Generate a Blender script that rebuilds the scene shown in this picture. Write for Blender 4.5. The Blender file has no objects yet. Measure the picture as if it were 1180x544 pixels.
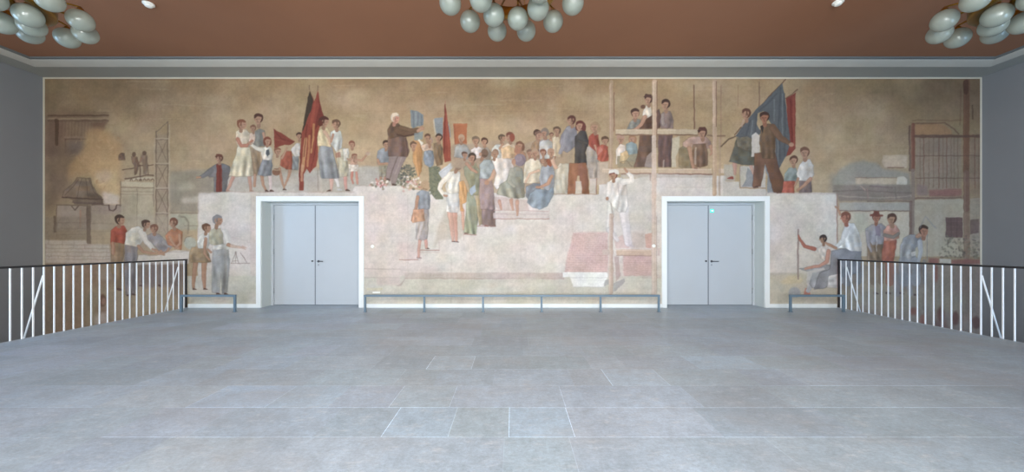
import bpy, bmesh, math, random
import numpy as np
from mathutils import Vector, Matrix

random.seed(7)
SC = bpy.context.scene
COL = SC.collection
PI = math.pi
DAY = (0.95, 0.98, 1.0)
COOL = (0.52, 0.82, 1.2)
# added windows out of view: x from, x to, sill, head, power per square metre, downward tilt, colour
WIN_LIST = [(-9.9, -8.0, -2.4, 1.2, 48, 4, (0.93, 0.98, 1.0)), (-3.6, -1.6, 0.5, 4.0, 69, 9, DAY), (-1.0, 1.0, 0.5, 4.0, 69, 9, DAY),
            (1.6, 3.6, 0.5, 4.0, 69, 9, DAY), (8.0, 9.9, -2.4, 1.2, 75, 4, COOL)]
EXPOSURE = 0.0
WORLD_STRENGTH = 1.0
MURAL_SAT = 0.84
FLOOR_BASE = (0.43, 0.52, 0.60)
SIDE_POWER = 34.0

# ------------------------------------------------------------------ helpers
def lin(c):
    c = c / 255.0
    return c / 12.92 if c <= 0.04045 else ((c + 0.055) / 1.055) ** 2.4

def rgb(r, g, b):
    return (lin(r), lin(g), lin(b), 1.0)

def link(o, parent=None):
    COL.objects.link(o)
    if parent is not None:
        o.parent = parent
    return o

def tag(o, label=None, cat=None, group=None, kind=None):
    if label: o['label'] = label
    if cat: o['category'] = cat
    if group: o['group'] = group
    if kind: o['kind'] = kind
    return o

def empty(name, loc, rz=0.0):
    o = bpy.data.objects.new(name, None)
    o.empty_display_size = 0.1
    o.location = loc
    o.rotation_euler = (0, 0, rz)
    return link(o)

class MB:
    """collects shapes into one mesh object"""
    def __init__(self):
        self.bm = bmesh.new()
    def box(self, x0, x1, y0, y1, z0, z1, bevel=0.0):
        bm = self.bm
        vs = [bm.verts.new(p) for p in ((x0,y0,z0),(x1,y0,z0),(x1,y1,z0),(x0,y1,z0),
                                        (x0,y0,z1),(x1,y0,z1),(x1,y1,z1),(x0,y1,z1))]
        fs = [bm.faces.new([vs[i] for i in f]) for f in
              ((0,3,2,1),(4,5,6,7),(0,1,5,4),(1,2,6,5),(2,3,7,6),(3,0,4,7))]
        if bevel > 0:
            es = list({e for f in fs for e in f.edges})
            bmesh.ops.bevel(bm, geom=es, offset=bevel, segments=2, affect='EDGES', profile=0.5)
        return self
    def tube(self, pts, r, n=12, caps=True, up=None):
        """round tube along a polyline; r may be a list"""
        bm = self.bm
        pts = [Vector(p) for p in pts]
        rs = r if isinstance(r, (list, tuple)) else [r] * len(pts)
        rings = []
        ref = Vector(up) if up else None
        for i, p in enumerate(pts):
            if i == 0: d = pts[1] - pts[0]
            elif i == len(pts) - 1: d = pts[-1] - pts[-2]
            else: d = (pts[i+1] - pts[i]).normalized() + (pts[i] - pts[i-1]).normalized()
            d.normalize()
            if ref is None or abs(ref.dot(d)) > 0.99:
                ref = Vector((0, 0, 1)) if abs(d.z) < 0.9 else Vector((1, 0, 0))
            a = d.cross(ref).normalized()
            b = a.cross(d).normalized()
            ref = b
            rings.append([bm.verts.new(p + a * math.cos(t) * rs[i] + b * math.sin(t) * rs[i])
                          for t in [2 * PI * k / n for k in range(n)]])
        for i in range(len(rings) - 1):
            for k in range(n):
                f = bm.faces.new((rings[i][k], rings[i][(k+1) % n], rings[i+1][(k+1) % n], rings[i+1][k]))
                f.smooth = True
        if caps:
            bm.faces.new(list(reversed(rings[0])))
            bm.faces.new(rings[-1])
        return self
    def lathe(self, prof, c=(0, 0, 0), n=32, smooth=True):
        """prof: list of (r, z); revolved around the vertical through c"""
        bm = self.bm
        rings = []
        for (r, z) in prof:
            if r < 1e-6:
                rings.append([bm.verts.new((c[0], c[1], c[2] + z))])
            else:
                rings.append([bm.verts.new((c[0] + r * math.cos(2*PI*k/n), c[1] + r * math.sin(2*PI*k/n), c[2] + z))
                              for k in range(n)])
        for a, b in zip(rings[:-1], rings[1:]):
            for k in range(n):
                k2 = (k + 1) % n
                if len(a) == 1 and len(b) == 1: continue
                if len(a) == 1: f = bm.faces.new((a[0], b[k2], b[k]))
                elif len(b) == 1: f = bm.faces.new((a[k], a[k2], b[0]))
                else: f = bm.faces.new((a[k], a[k2], b[k2], b[k]))
                f.smooth = smooth
        return self
    def quad(self, *ps):
        self.bm.faces.new([self.bm.verts.new(p) for p in ps])
        return self
    def build(self, name, m, parent=None):
        me = bpy.data.meshes.new(name)
        bmesh.ops.recalc_face_normals(self.bm, faces=self.bm.faces)
        self.bm.to_mesh(me); self.bm.free()
        me.materials.append(m)
        o = bpy.data.objects.new(name, me)
        return link(o, parent)

def mat(name, color, rough=0.6, metal=0.0, bump=0.0, bscale=60.0, vary=0.0, vscale=3.0, **kw):
    m = bpy.data.materials.new(name); m.use_nodes = True
    nt = m.node_tree; N = nt.nodes; L = nt.links
    p = N['Principled BSDF']
    p.inputs['Roughness'].default_value = rough
    p.inputs['Metallic'].default_value = metal
    tc = N.new('ShaderNodeTexCoord')
    if vary > 0:
        nz = N.new('ShaderNodeTexNoise'); nz.inputs['Scale'].default_value = vscale
        nz.inputs['Detail'].default_value = 6; nz.inputs['Roughness'].default_value = 0.6
        L.new(tc.outputs['Object'], nz.inputs['Vector'])
        mr = N.new('ShaderNodeMapRange')
        mr.inputs['From Min'].default_value = 0.25; mr.inputs['From Max'].default_value = 0.75
        mr.inputs['To Min'].default_value = 1 - vary; mr.inputs['To Max'].default_value = 1 + vary
        L.new(nz.outputs['Fac'], mr.inputs['Value'])
        mx = N.new('ShaderNodeVectorMath'); mx.operation = 'SCALE'
        mx.inputs[0].default_value = color[:3]
        L.new(mr.outputs['Result'], mx.inputs['Scale'])
        L.new(mx.outputs['Vector'], p.inputs['Base Color'])
    else:
        p.inputs['Base Color'].default_value = color
    if bump > 0:
        nb = N.new('ShaderNodeTexNoise'); nb.inputs['Scale'].default_value = bscale; nb.inputs['Detail'].default_value = 4
        L.new(tc.outputs['Object'], nb.inputs['Vector'])
        bp = N.new('ShaderNodeBump'); bp.inputs['Strength'].default_value = bump; bp.inputs['Distance'].default_value = 0.01
        L.new(nb.outputs['Fac'], bp.inputs['Height']); L.new(bp.outputs['Normal'], p.inputs['Normal'])
    for k, v in kw.items():
        p.inputs[k.replace('_', ' ')].default_value = v
    return m

M = {}
M['wall_grey']  = mat('grey wall paint', rgb(140,142,144), 0.75, bump=0.08, bscale=90, vary=0.03, vscale=1.2)
M['rear_wall']  = mat('pale rear wall paint', rgb(200,200,196), 0.8, bump=0.08, vary=0.03)
M['terracotta'] = mat('terracotta ceiling paint', rgb(142,98,71), 0.75, bump=0.05, bscale=40, vary=0.05, vscale=0.8)
M['cornice']    = mat('pale cornice paint', rgb(196,193,182), 0.6, vary=0.03)
M['soffit']     = mat('grey cornice paint', rgb(158,158,150), 0.6, vary=0.03)
M['cove']       = mat('shaded gap grey', rgb(104,106,104), 0.6, vary=0.03)  # shade of the gap below the ceiling put into a darker grey
M['white']      = mat('white lacquer trim', rgb(232,236,234), 0.4, vary=0.02)
M['cream']      = mat('cream wall edge bead', rgb(206,196,176), 0.6, vary=0.03)
M['door']       = mat('light grey door lacquer', rgb(184,190,195), 0.38, vary=0.015, vscale=2)
M['door_line']  = mat('door seal grey', rgb(120,126,134), 0.6, vary=0.02)
M['reveal']     = mat('door reveal paint', rgb(200,206,202), 0.5, vary=0.02)
M['dark_metal'] = mat('dark handle metal', rgb(84,88,94), 0.35, 0.6, vary=0.03)
M['steel']      = mat('brushed steel', rgb(150,155,160), 0.3, 0.9, vary=0.03)
M['barrier']    = mat('slate blue lacquered steel', rgb(104,124,138), 0.4, 0.1, vary=0.03)
M['black']      = mat('black handrail', rgb(38,36,38), 0.4, vary=0.05)
M['bar_white']  = mat('white lacquered steel bar', rgb(238,240,240), 0.35, vary=0.02)
M['brass']      = mat('aged brass', rgb(150,112,48), 0.3, 1.0, vary=0.12, vscale=20)
M['slab_edge']  = mat('pale stone nosing', rgb(176,184,190), 0.5, vary=0.06, vscale=6)
M['plastic']    = mat('white plastic', rgb(240,240,232), 0.4, vary=0.02)
M['underfloor'] = mat('lower hall screed', rgb(120,120,120), 0.7, vary=0.08)

def glow_mat(name, color, strength):
    m = bpy.data.materials.new(name); m.use_nodes = True
    p = m.node_tree.nodes['Principled BSDF']
    p.inputs['Base Color'].default_value = color
    p.inputs['Emission Color'].default_value = color
    p.inputs['Emission Strength'].default_value = strength
    return m
M['exit_green'] = glow_mat('lit green exit lamp', rgb(30,205,160), 2.0)
M['exit_core']  = glow_mat('lit exit lamp core', rgb(190,255,240), 3.0)

def opal_mat():
    m = bpy.data.materials.new('frosted opal glass'); m.use_nodes = True
    nt = m.node_tree; N = nt.nodes; L = nt.links
    p = N['Principled BSDF']
    p.inputs['Base Color'].default_value = rgb(176,183,171)
    p.inputs['Roughness'].default_value = 0.28
    p.inputs['Coat Weight'].default_value = 1.0
    p.inputs['Coat Roughness'].default_value = 0.12
    p.inputs['Subsurface Weight'].default_value = 0.35
    p.inputs['Subsurface Radius'].default_value = (0.05, 0.05, 0.05)
    tr = N.new('ShaderNodeBsdfTransparent'); tr.inputs['Color'].default_value = rgb(236,238,232)
    tl = N.new('ShaderNodeBsdfTranslucent'); tl.inputs['Color'].default_value = rgb(196,204,196)
    mx1 = N.new('ShaderNodeMixShader'); mx1.inputs[0].default_value = 0.35
    L.new(p.outputs[0], mx1.inputs[1]); L.new(tl.outputs[0], mx1.inputs[2])
    # thin glass lets some of what is behind show near its middle
    lw = N.new('ShaderNodeLayerWeight'); lw.inputs['Blend'].default_value = 0.35
    mr = N.new('ShaderNodeMapRange')
    mr.inputs['To Min'].default_value = 0.16; mr.inputs['To Max'].default_value = 0.34
    L.new(lw.outputs['Facing'], mr.inputs['Value'])
    mx2 = N.new('ShaderNodeMixShader')
    L.new(mr.outputs['Result'], mx2.inputs[0])
    L.new(mx1.outputs[0], mx2.inputs[1]); L.new(tr.outputs[0], mx2.inputs[2])
    # fine ribs and bubbles blown into the glass
    tc = N.new('ShaderNodeTexCoord')
    wv = N.new('ShaderNodeTexNoise'); wv.inputs['Scale'].default_value = 14; wv.inputs['Detail'].default_value = 5
    mp = N.new('ShaderNodeMapping'); mp.inputs['Scale'].default_value = (3, 3, 0.6)
    L.new(tc.outputs['Object'], mp.inputs['Vector']); L.new(mp.outputs[0], wv.inputs['Vector'])
    bp = N.new('ShaderNodeBump'); bp.inputs['Strength'].default_value = 0.35; bp.inputs['Distance'].default_value = 0.006
    L.new(wv.outputs['Fac'], bp.inputs['Height'])
    L.new(bp.outputs['Normal'], p.inputs['Normal'])
    out = N['Material Output']
    L.new(mx2.outputs[0], out.inputs['Surface'])
    return m
M['opal'] = opal_mat()

# ------------------------------------------------------------------ dimensions (metres)
CAMH = 1.4
WY = 7.84          # mural wall
RY = -2.8          # rear wall, behind the camera
SX = 10.59         # side walls
FX = 7.315          # edge of the landing
CEIL = 5.226
UPM = 400/7.84        # mural drawing units per metre
DOORS = ((-5.668, -3.460), (3.480, 5.689))
DTOP = 2.402
DY = 8.205

# ------------------------------------------------------------------ shell
def struct(mb, name, m, parent=None):
    o = mb.build(name, M[m] if isinstance(m, str) else m, parent)
    if parent is None: o['kind'] = 'structure'
    return o

# far wall with the two door openings
w = MB()
T = 8.55
xs = [-SX, DOORS[0][0], DOORS[0][1], DOORS[1][0], DOORS[1][1], SX]
w.box(xs[0], xs[1], WY, T, -3.0, CEIL)
w.box(xs[2], xs[3], WY, T, -3.0, CEIL)
w.box(xs[4], xs[5], WY, T, -3.0, CEIL)
w.box(xs[1], xs[2], WY, T, DTOP, CEIL)
w.box(xs[3], xs[4], WY, T, DTOP, CEIL)
w.box(xs[1], xs[2], WY, T, -3.0, -0.3)
w.box(xs[3], xs[4], WY, T, -3.0, -0.3)
struct(w, 'wall_back', 'wall_grey')
SWY0, SWY1, SWZ0, SWZ1 = 0.4, 3.2, 0.2, 3.6      # added side opening for cool light, beyond the left edge of the view
w = MB()
w.box(-SX-0.3, -SX, RY, SWY0, -3.0, CEIL); w.box(-SX-0.3, -SX, SWY1, T, -3.0, CEIL)
w.box(-SX-0.3, -SX, SWY0, SWY1, -3.0, SWZ0); w.box(-SX-0.3, -SX, SWY0, SWY1, SWZ1, CEIL)
struct(w, 'wall_left', 'wall_grey')
struct(MB().box(SX, SX+0.3, RY, T, -3.0, CEIL), 'wall_right', 'wall_grey')
# rear wall with added, unseen windows: three tall for the landing, two lower for the stairs
WINS = WIN_LIST
w = MB()
edges = [-SX - 0.3]
for wn in WINS: edges += [wn[0], wn[1]]
edges.append(SX + 0.3)
for i in range(0, len(edges), 2):
    w.box(edges[i], edges[i+1], RY-0.35, RY, -3.0, CEIL)
for wn in WINS:
    w.box(wn[0], wn[1], RY-0.35, RY, -3.0, wn[2])
    w.box(wn[0], wn[1], RY-0.35, RY, wn[3], CEIL)
struct(w, 'wall_front', 'rear_wall')
struct(MB().box(-SX-0.3, SX+0.3, RY-0.35, T, CEIL, CEIL+0.2), 'ceiling', 'terracotta')
struct(MB().box(-SX-0.3, SX+0.3, RY-0.35, T, -3.2, -3.0), 'floor_lower', 'underfloor')

def added_window(n, a, b, WZ0, WZ1, power, tilt, dcol):
    root = empty('added_window_%d' % n, ((a+b)/2, RY-0.2, WZ0)); root['kind'] = 'structure'
    ox, oy, oz = root.location
    f = MB(); t = 0.06
    f.box(a-ox, a-ox+t, -.04, .04, 0, WZ1-WZ0); f.box(b-ox-t, b-ox, -.04, .04, 0, WZ1-WZ0)
    f.box(a-ox+t, b-ox-t, -.04, .04, 0, t); f.box(a-ox+t, b-ox-t, -.04, .04, WZ1-WZ0-t, WZ1-WZ0)
    f.box(-t/2, t/2, -.04, .04, t, WZ1-WZ0-t)
    zz = (WZ1-WZ0)*0.68
    f.box(a-ox+t, -t/2, -.04, .04, zz, zz+t); f.box(t/2, b-ox-t, -.04, .04, zz, zz+t)
    f.build('added_window_frame', M['white'], root)
    la = bpy.data.lights.new('added_daylight', 'AREA'); la.shape = 'RECTANGLE'  # area lamp behind each added opening, out of view
    la.size = b - a - 0.1; la.size_y = WZ1 - WZ0 - 0.1
    la.energy = power * la.size * la.size_y; la.color = dcol
    lo = bpy.data.objects.new('added_daylight', la); lo.location = ((a+b)/2, RY-0.42, (WZ0+WZ1)/2)
    lo.rotation_euler = (math.radians(90 - tilt), 0, 0); lo.visible_camera = True
    COL.objects.link(lo)
for i, wn in enumerate(WINS): added_window(i+1, *wn)

root = empty('added_window_6', (-SX-0.15, (SWY0+SWY1)/2, SWZ0)); root['kind'] = 'structure'  # added opening, unseen, put in to send cool light to the right wall
f = MB(); hw_ = (SWY1-SWY0)/2; hh_ = SWZ1-SWZ0
f.box(-.04, .04, -hw_, -hw_+.06, 0, hh_); f.box(-.04, .04, hw_-.06, hw_, 0, hh_); f.box(-.04, .04, -.03, .03, .06, hh_-.06)
f.box(-.04, .04, -hw_+.06, hw_-.06, 0, .06); f.box(-.04, .04, -hw_+.06, hw_-.06, hh_-.06, hh_)
f.build('added_window_frame', M['white'], root)
la = bpy.data.lights.new('added_side_light', 'AREA'); la.shape = 'RECTANGLE'; la.size = hh_-.1; la.size_y = 2*hw_-.1  # bluish lamp of the added side opening
la.energy = SIDE_POWER*la.size*la.size_y; la.color = COOL
lo = bpy.data.objects.new('added_side_light', la); lo.location = (-SX-0.36, (SWY0+SWY1)/2, (SWZ0+SWZ1)/2); lo.rotation_euler = (0, -PI/2, 0); lo.visible_camera = True; COL.objects.link(lo)

# ------------------------------------------------------------------ cornice: soffit, pale cove, shadow gap (runs round three walls)
def cornice(name, m, prof):
    """prof: list of (inset from wall, z); mitred run along left, far and right walls"""
    bm = bmesh.new()
    rows = []
    for (d, z) in prof:
        pts = [(-SX+d, RY, z), (-SX+d, WY-d, z), (SX-d, WY-d, z), (SX-d, RY, z)]
        rows.append([bm.verts.new(p) for p in pts])
    for a, b in zip(rows, rows[1:] + rows[:1]):
        for k in range(3):
            bm.faces.new((a[k], a[k+1], b[k+1], b[k]))
    bm.faces.new([r[0] for r in rows]); bm.faces.new([r[3] for r in reversed(rows)])
    mb = MB(); mb.bm.free(); mb.bm = bm
    return struct(mb, name, m)
ZS = CAMH + 3.808
cornice('trim_1', 'soffit', [(0, ZS), (0.02, ZS-0.012), (0.48, ZS-0.024), (0.50, ZS-0.046), (0.53, ZS-0.046), (0.53, CEIL), (0, CEIL)])
cornice('trim_2', 'cornice', [(0.531, ZS-0.046), (0.56, ZS-0.044), (0.63, ZS-0.036), (0.70, ZS-0.027), (0.75, ZS-0.018), (0.76, CEIL), (0.531, CEIL)])
cornice('trim_3', 'cove', [(0.761, ZS-0.012), (0.79, ZS-0.006), (0.808, ZS+0.002), (0.82, CEIL-0.001), (0.761, CEIL-0.001)])

# pale bead framing the mural
bd = MB()
MZT = CAMH + (283-91.0)/UPM
bd.box(-SX+0.0, SX-0.0, WY-0.012, WY, MZT, ZS-0.012)
bd.box(-SX+0.0, -SX+0.035, WY-0.012, WY, -1.2, MZT)
bd.box(SX-0.035, SX, WY-0.012, WY, -1.2, MZT)
struct(bd, 'trim_4', 'cream')

# baseboards between the door frames and the landing edges
for nm, a, b in (('baseboard_left', -FX, DOORS[0][0]-0.1), ('baseboard_middle', DOORS[0][1]+0.1, DOORS[1][0]-0.1), ('baseboard_right', DOORS[1][1]+0.1, FX)):
    struct(MB().box(a, b, WY-0.022, WY-0.0005, 0, 0.085, bevel=0.004), nm, 'white')

# ------------------------------------------------------------------ floor of stone slabs, one mesh, joints as narrow strips
def build_floor():
    rnd = random.Random(11)
    pitch = 0.4655
    y_ref = 2.534           # a joint row seen in front of the camera
    rows = []
    y = y_ref
    while y > RY: y -= pitch
    ys = []
    while y < DY:
        ys.append(y); y += pitch
    ys.append(y)
    known = {  # row start (rounded index from y_ref) -> x joints seen in the photo
        0: [-1.46, -0.965, -0.475, -0.028, 0.455, 1.55, 2.6, 3.7],
        1: [-2.83, -2.15, -1.60, -1.075, -0.55, 0.46, 1.66, 2.45],
        2: [-2.1, -1.2, -0.8, -0.2, 0.62, 1.0, 1.58, 2.5],
        3: [-2.6, -1.6, -0.98, -0.47, 0.2, 0.9, 1.3, 2.13, 2.9],
    }
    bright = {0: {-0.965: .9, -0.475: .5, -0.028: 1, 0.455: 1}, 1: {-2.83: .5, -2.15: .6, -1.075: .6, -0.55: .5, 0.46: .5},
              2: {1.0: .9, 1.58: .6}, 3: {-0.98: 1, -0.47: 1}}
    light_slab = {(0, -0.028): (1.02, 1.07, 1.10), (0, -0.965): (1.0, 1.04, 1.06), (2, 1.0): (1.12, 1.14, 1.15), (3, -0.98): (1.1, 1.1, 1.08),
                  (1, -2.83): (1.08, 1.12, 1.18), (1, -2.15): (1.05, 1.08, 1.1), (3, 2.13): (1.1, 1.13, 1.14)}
    verts, faces, cols = [], [], []
    def q(x0, x1, y0, y1, c):
        if x1 - x0 < 1e-5 or y1 - y0 < 1e-5: return
        n = len(verts)
        verts.extend([(x0,y0,0),(x1,y0,0),(x1,y1,0),(x0,y1,0)])
        faces.append((n,n+1,n+2,n+3)); cols.append(c)
    base = np.array(FLOOR_BASE)
    g = 0.0045
    for i in range(len(ys)-1):
        y0, y1 = ys[i], min(ys[i+1], 9)
        k = round((ys[i]-y_ref)/pitch)
        kn = known.get(k)
        if kn:
            xs = list(kn)
            while xs[0] > -FX: xs.insert(0, xs[0] - rnd.choice((.47,.62,.93,.8,1.1)))
            while xs[-1] < FX: xs.append(xs[-1] + rnd.choice((.47,.62,.93,.8,1.1)))
        else:
            xs = [-FX - rnd.random()]
            while xs[-1] < FX: xs.append(xs[-1] + rnd.choice((.47,.55,.62,.7,.93,.8,1.1)))
        y0c = max(y0, RY)
        for a, b in zip(xs[:-1], xs[1:]):
            a2, b2 = max(a, -FX), min(b, FX)
            if b2 - a2 <= 0.001: continue
            t = 1 + rnd.uniform(-.085, .065)
            hue = np.array([1 + rnd.uniform(-.025,.03), 1, 1 + rnd.uniform(-.03,.03)])
            key = [kk for kk in light_slab if kk[0] == k and abs(kk[1]-a) < 1e-3]
            c = base * t * hue
            if key: c = base * np.array(light_slab[key[0]])
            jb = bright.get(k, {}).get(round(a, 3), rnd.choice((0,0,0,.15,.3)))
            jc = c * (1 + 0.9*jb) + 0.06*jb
            lo, hi = y0c + g, y1 - g
            # the door recesses take the last row further in
            clip = min(hi, WY)
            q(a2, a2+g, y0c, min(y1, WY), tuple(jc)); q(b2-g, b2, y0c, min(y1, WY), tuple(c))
            q(a2+g, b2-g, lo, clip, tuple(c))
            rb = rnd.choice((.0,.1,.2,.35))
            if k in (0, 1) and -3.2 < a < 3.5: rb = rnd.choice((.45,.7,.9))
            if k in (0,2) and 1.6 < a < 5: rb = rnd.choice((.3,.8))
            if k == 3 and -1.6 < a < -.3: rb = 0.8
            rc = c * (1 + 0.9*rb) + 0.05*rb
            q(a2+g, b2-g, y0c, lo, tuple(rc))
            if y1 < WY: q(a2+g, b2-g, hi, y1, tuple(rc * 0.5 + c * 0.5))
    for a, b in DOORS:
        q(a, b, WY, DY+0.02, tuple(base*0.95))
    n = len(verts)
    me = bpy.data.meshes.new('floor')
    me.from_pydata(verts, [], faces)
    ca = me.color_attributes.new('slab_tone', 'FLOAT_COLOR', 'CORNER')
    flat = np.ones((len(faces)*4, 4), dtype=np.float32)
    flat[:, :3] = np.repeat(np.array(cols, dtype=np.float32), 4, axis=0)
    ca.data.foreach_set('color', flat.ravel())
    m = bpy.data.materials.new('grey blue stone slabs'); m.use_nodes = True
    nt = m.node_tree; N = nt.nodes; L = nt.links; p = N['Principled BSDF']
    at = N.new('ShaderNodeVertexColor'); at.layer_name = 'slab_tone'
    tc = N.new('ShaderNodeTexCoord')
    def noise(scale, detail, mapping=None, rough=.6):
        z = N.new('ShaderNodeTexNoise'); z.inputs['Scale'].default_value = scale; z.inputs['Detail'].default_value = detail
        z.inputs['Roughness'].default_value = rough
        if mapping:
            mp = N.new('ShaderNodeMapping'); mp.inputs['Scale'].default_value = mapping
            L.new(tc.outputs['Object'], mp.inputs['Vector']); L.new(mp.outputs[0], z.inputs['Vector'])
        else: L.new(tc.outputs['Object'], z.inputs['Vector'])
        return z
    def rng(src, a, b, c, d):
        r = N.new('ShaderNodeMapRange'); r.inputs['From Min'].default_value = a; r.inputs['From Max'].default_value = b
        r.inputs['To Min'].default_value = c; r.inputs['To Max'].default_value = d
        L.new(src, r.inputs['Value']); return r.outputs['Result']
    def mul(a, b):
        v = N.new('ShaderNodeMath'); v.operation = 'MULTIPLY'; L.new(a, v.inputs[0]); L.new(b, v.inputs[1]); return v.outputs[0]
    n1 = noise(1.1, 5); n2 = noise(9, 8, (1, 1, 1), .75); n3 = noise(34, 9, (1, 1.3, 1), .9); n4 = noise(2.2, 10, (1, 3, 1), .8)
    f = mul(mul(rng(n1.outputs['Fac'], .3, .7, .86, 1.12), rng(n2.outputs['Fac'], .3, .7, .83, 1.16)), mul(rng(n3.outputs['Fac'], .36, .64, .78, 1.22), rng(n4.outputs['Fac'], .35, .7, .93, 1.07)))
    # pale scuffs worn into the stone
    n5 = noise(3.2, 12, (1.4, 4, 1), .85)
    sc = rng(n5.outputs['Fac'], .53, .64, 0, .6)
    vs = N.new('ShaderNodeVectorMath'); vs.operation = 'SCALE'
    L.new(at.outputs['Color'], vs.inputs[0]); L.new(f, vs.inputs['Scale'])
    mx = N.new('ShaderNodeMix'); mx.data_type = 'RGBA'
    L.new(sc, mx.inputs[0]); L.new(vs.outputs[0], mx.inputs[6]); mx.inputs[7].default_value = (0.72, 0.73, 0.74, 1)
    # brownish traffic stains
    n6 = noise(0.7, 6, (1, 1.6, 1))
    st = rng(n6.outputs['Fac'], .50, .70, 0, .4)
    mx2 = N.new('ShaderNodeMix'); mx2.data_type = 'RGBA'
    L.new(st, mx2.inputs[0]); L.new(mx.outputs[2], mx2.inputs[6]); mx2.inputs[7].default_value = (0.40, 0.38, 0.37, 1)
    L.new(mx2.outputs[2], p.inputs['Base Color'])
    L.new(rng(n2.outputs['Fac'], .3, .7, .30, .50), p.inputs['Roughness'])
    p.inputs['Specular IOR Level'].default_value = 0.5
    bp = N.new('ShaderNodeBump'); bp.inputs['Strength'].default_value = .12; bp.inputs['Distance'].default_value = .004
    L.new(n2.outputs['Fac'], bp.inputs['Height']); L.new(bp.outputs['Normal'], p.inputs['Normal'])
    me.materials.append(m)
    o = link(bpy.data.objects.new('floor', me)); o['kind'] = 'structure'
build_floor()
# the slab under the paving, its edge seen in the stair openings
sb = MB()
sb.box(-FX, FX, RY, WY, -0.30, -0.001)
for a, b in DOORS: sb.box(a, b, WY, DY+0.3, -0.30, -0.001)
struct(sb, 'floor_slab', 'slab_edge')
for sx in (-1, 1):   # pale stone nosing along the landing edge
    a, b = sorted((sx*(FX+0.0005), sx*(FX+0.03)))
    struct(MB().box(a, b, RY, WY-0.001, -0.30, 0.004, bevel=0.002), 'trim_5' if sx < 0 else 'trim_6', 'slab_edge')

# ------------------------------------------------------------------ doors
def double_door(n, a, b, split, leaf_l, leaf_r, exit_lamp):
    cx = (a+b)/2
    root = empty('door_%d' % n, (cx, WY, 0)); root['kind'] = 'structure'
    X = lambda v: v - cx
    fr = MB(); t = 0.10; dpt = 0.03
    # architrave around the opening, on the face of the wall, with a stepped inner edge
    fr.box(X(a)-t, X(a), -dpt, -0.0005, 0, DTOP+t, bevel=0.004)
    fr.box(X(b), X(b)+t, -dpt, -0.0005, 0, DTOP+t, bevel=0.004)
    fr.box(X(a), X(b), -dpt, -0.0005, DTOP, DTOP+t, bevel=0.004)
    fr.box(X(a)-t-0.012, X(a)-t, -dpt*0.6, -0.0005, 0, DTOP+t+.012)
    fr.box(X(b)+t, X(b)+t+0.012, -dpt*0.6, -0.0005, 0, DTOP+t+.012)
    fr.box(X(a)-t, X(b)+t, -dpt*0.6, -0.0005, DTOP+t, DTOP+t+.012)
    fr.build('door_surround', M['white'], root)
    rv = MB(); e = 0.008
    rv.box(X(a)+.0005, X(a)+e, -0.001, DY-WY, 0, DTOP-e)
    rv.box(X(b)-e, X(b)-.0005, -0.001, DY-WY, 0, DTOP-e)
    rv.box(X(a)+.0005, X(b)-.0005, -0.001, DY-WY, DTOP-e, DTOP-.0005)
    rv.build('door_reveal', M['reveal'], root)
    jb = MB(); j0, j1 = 0.30, 0.40
    jb.box(X(a)+e, X(leaf_l)-.004, j0, j1, 0, DTOP-e)
    jb.box(X(leaf_r)+.004, X(b)-e, j0, j1, 0, DTOP-e)
    jb.box(X(leaf_l)-.004, X(leaf_r)+.004, j0, j1, DTOP-.055, DTOP-e)
    jb.build('door_frame', M['door'], root)
    ztop = DTOP - 0.06
    for (l, r, active) in ((leaf_l, split, 0), (split, leaf_r, 1)):
        lf = MB().box(X(l)+.003, X(r)-.003, 0.315, 0.365, 0.008, ztop, bevel=0.003)
        leaf = lf.build('door_leaf', M['door'], root)
        if active:
            MB().box(X(l)-.012, X(l)+.010, 0.309, 0.315, 0.01, ztop, bevel=0.001).build('door_seal', M['door_line'], leaf)
            h = MB(); hx = X(l) + 0.075
            h.tube([(hx, 0.315, 1.03), (hx, 0.265, 1.03), (hx+.012, 0.252, 1.03), (hx+0.135, 0.252, 1.03)], 0.0105, 10)
            h.lathe([(0, -.006), (.026, -.006), (.028, 0), (.026, .004), (0, .004)], n=20)
            for v in [v for v in h.bm.verts if abs(v.co.x) < .03 and abs(v.co.y) < .03 and abs(v.co.z) < .03]:
                x, y, z = v.co; v.co = (hx + x, 0.311 + z*0.9, 1.03 + y)
            h.build('door_handle', M['dark_metal'], leaf)
            k = MB(); k.box(hx-.014, hx+.014, 0.309, 0.315, 0.925, 0.965, bevel=0.006)
            k.build('lock_cylinder', M['steel'], leaf)
        else:
            k = MB()
            kx = X(r) - 0.06
            k.tube([(kx, 0.315, 1.035), (kx, 0.285, 1.035)], [0.017, 0.019], 16)
            k.build('door_knob', M['black'], leaf)
    # hinges on the outer jambs
    for zz in (0.28, 1.2, 2.0):
        side = leaf_l if n == 1 else leaf_r
        MB().tube([(X(side), 0.306, zz), (X(side), 0.306, zz+0.12)], 0.008, 8).build('hinge', M['steel'], root)
    if exit_lamp:
        # small lit escape sign on the right-hand leaf
        ex = X(split) + 0.085; ez = 2.215
        s = MB().box(ex-.038, ex+.038, 0.300, 0.315, ez-.038, ez+.038, bevel=0.004).build('exit_sign', M['exit_green'], root)
        c = MB(); c.box(ex-.010, ex+.010, 0.297, 0.300, ez-.020, ez+.020); c.box(ex-.022, ex-.010, 0.297, 0.300, ez-.008, ez+.008); c.box(ex+.010, ex+.022, 0.297, 0.300, ez-.008, ez+.008)
        c.build('lamp', M['exit_core'], s)
    return root
double_door(1, DOORS[0][0], DOORS[0][1], -4.63, -5.597, -3.53, False)
double_door(2, DOORS[1][0], DOORS[1][1], 4.60, 3.548, 5.633, True)

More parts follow.
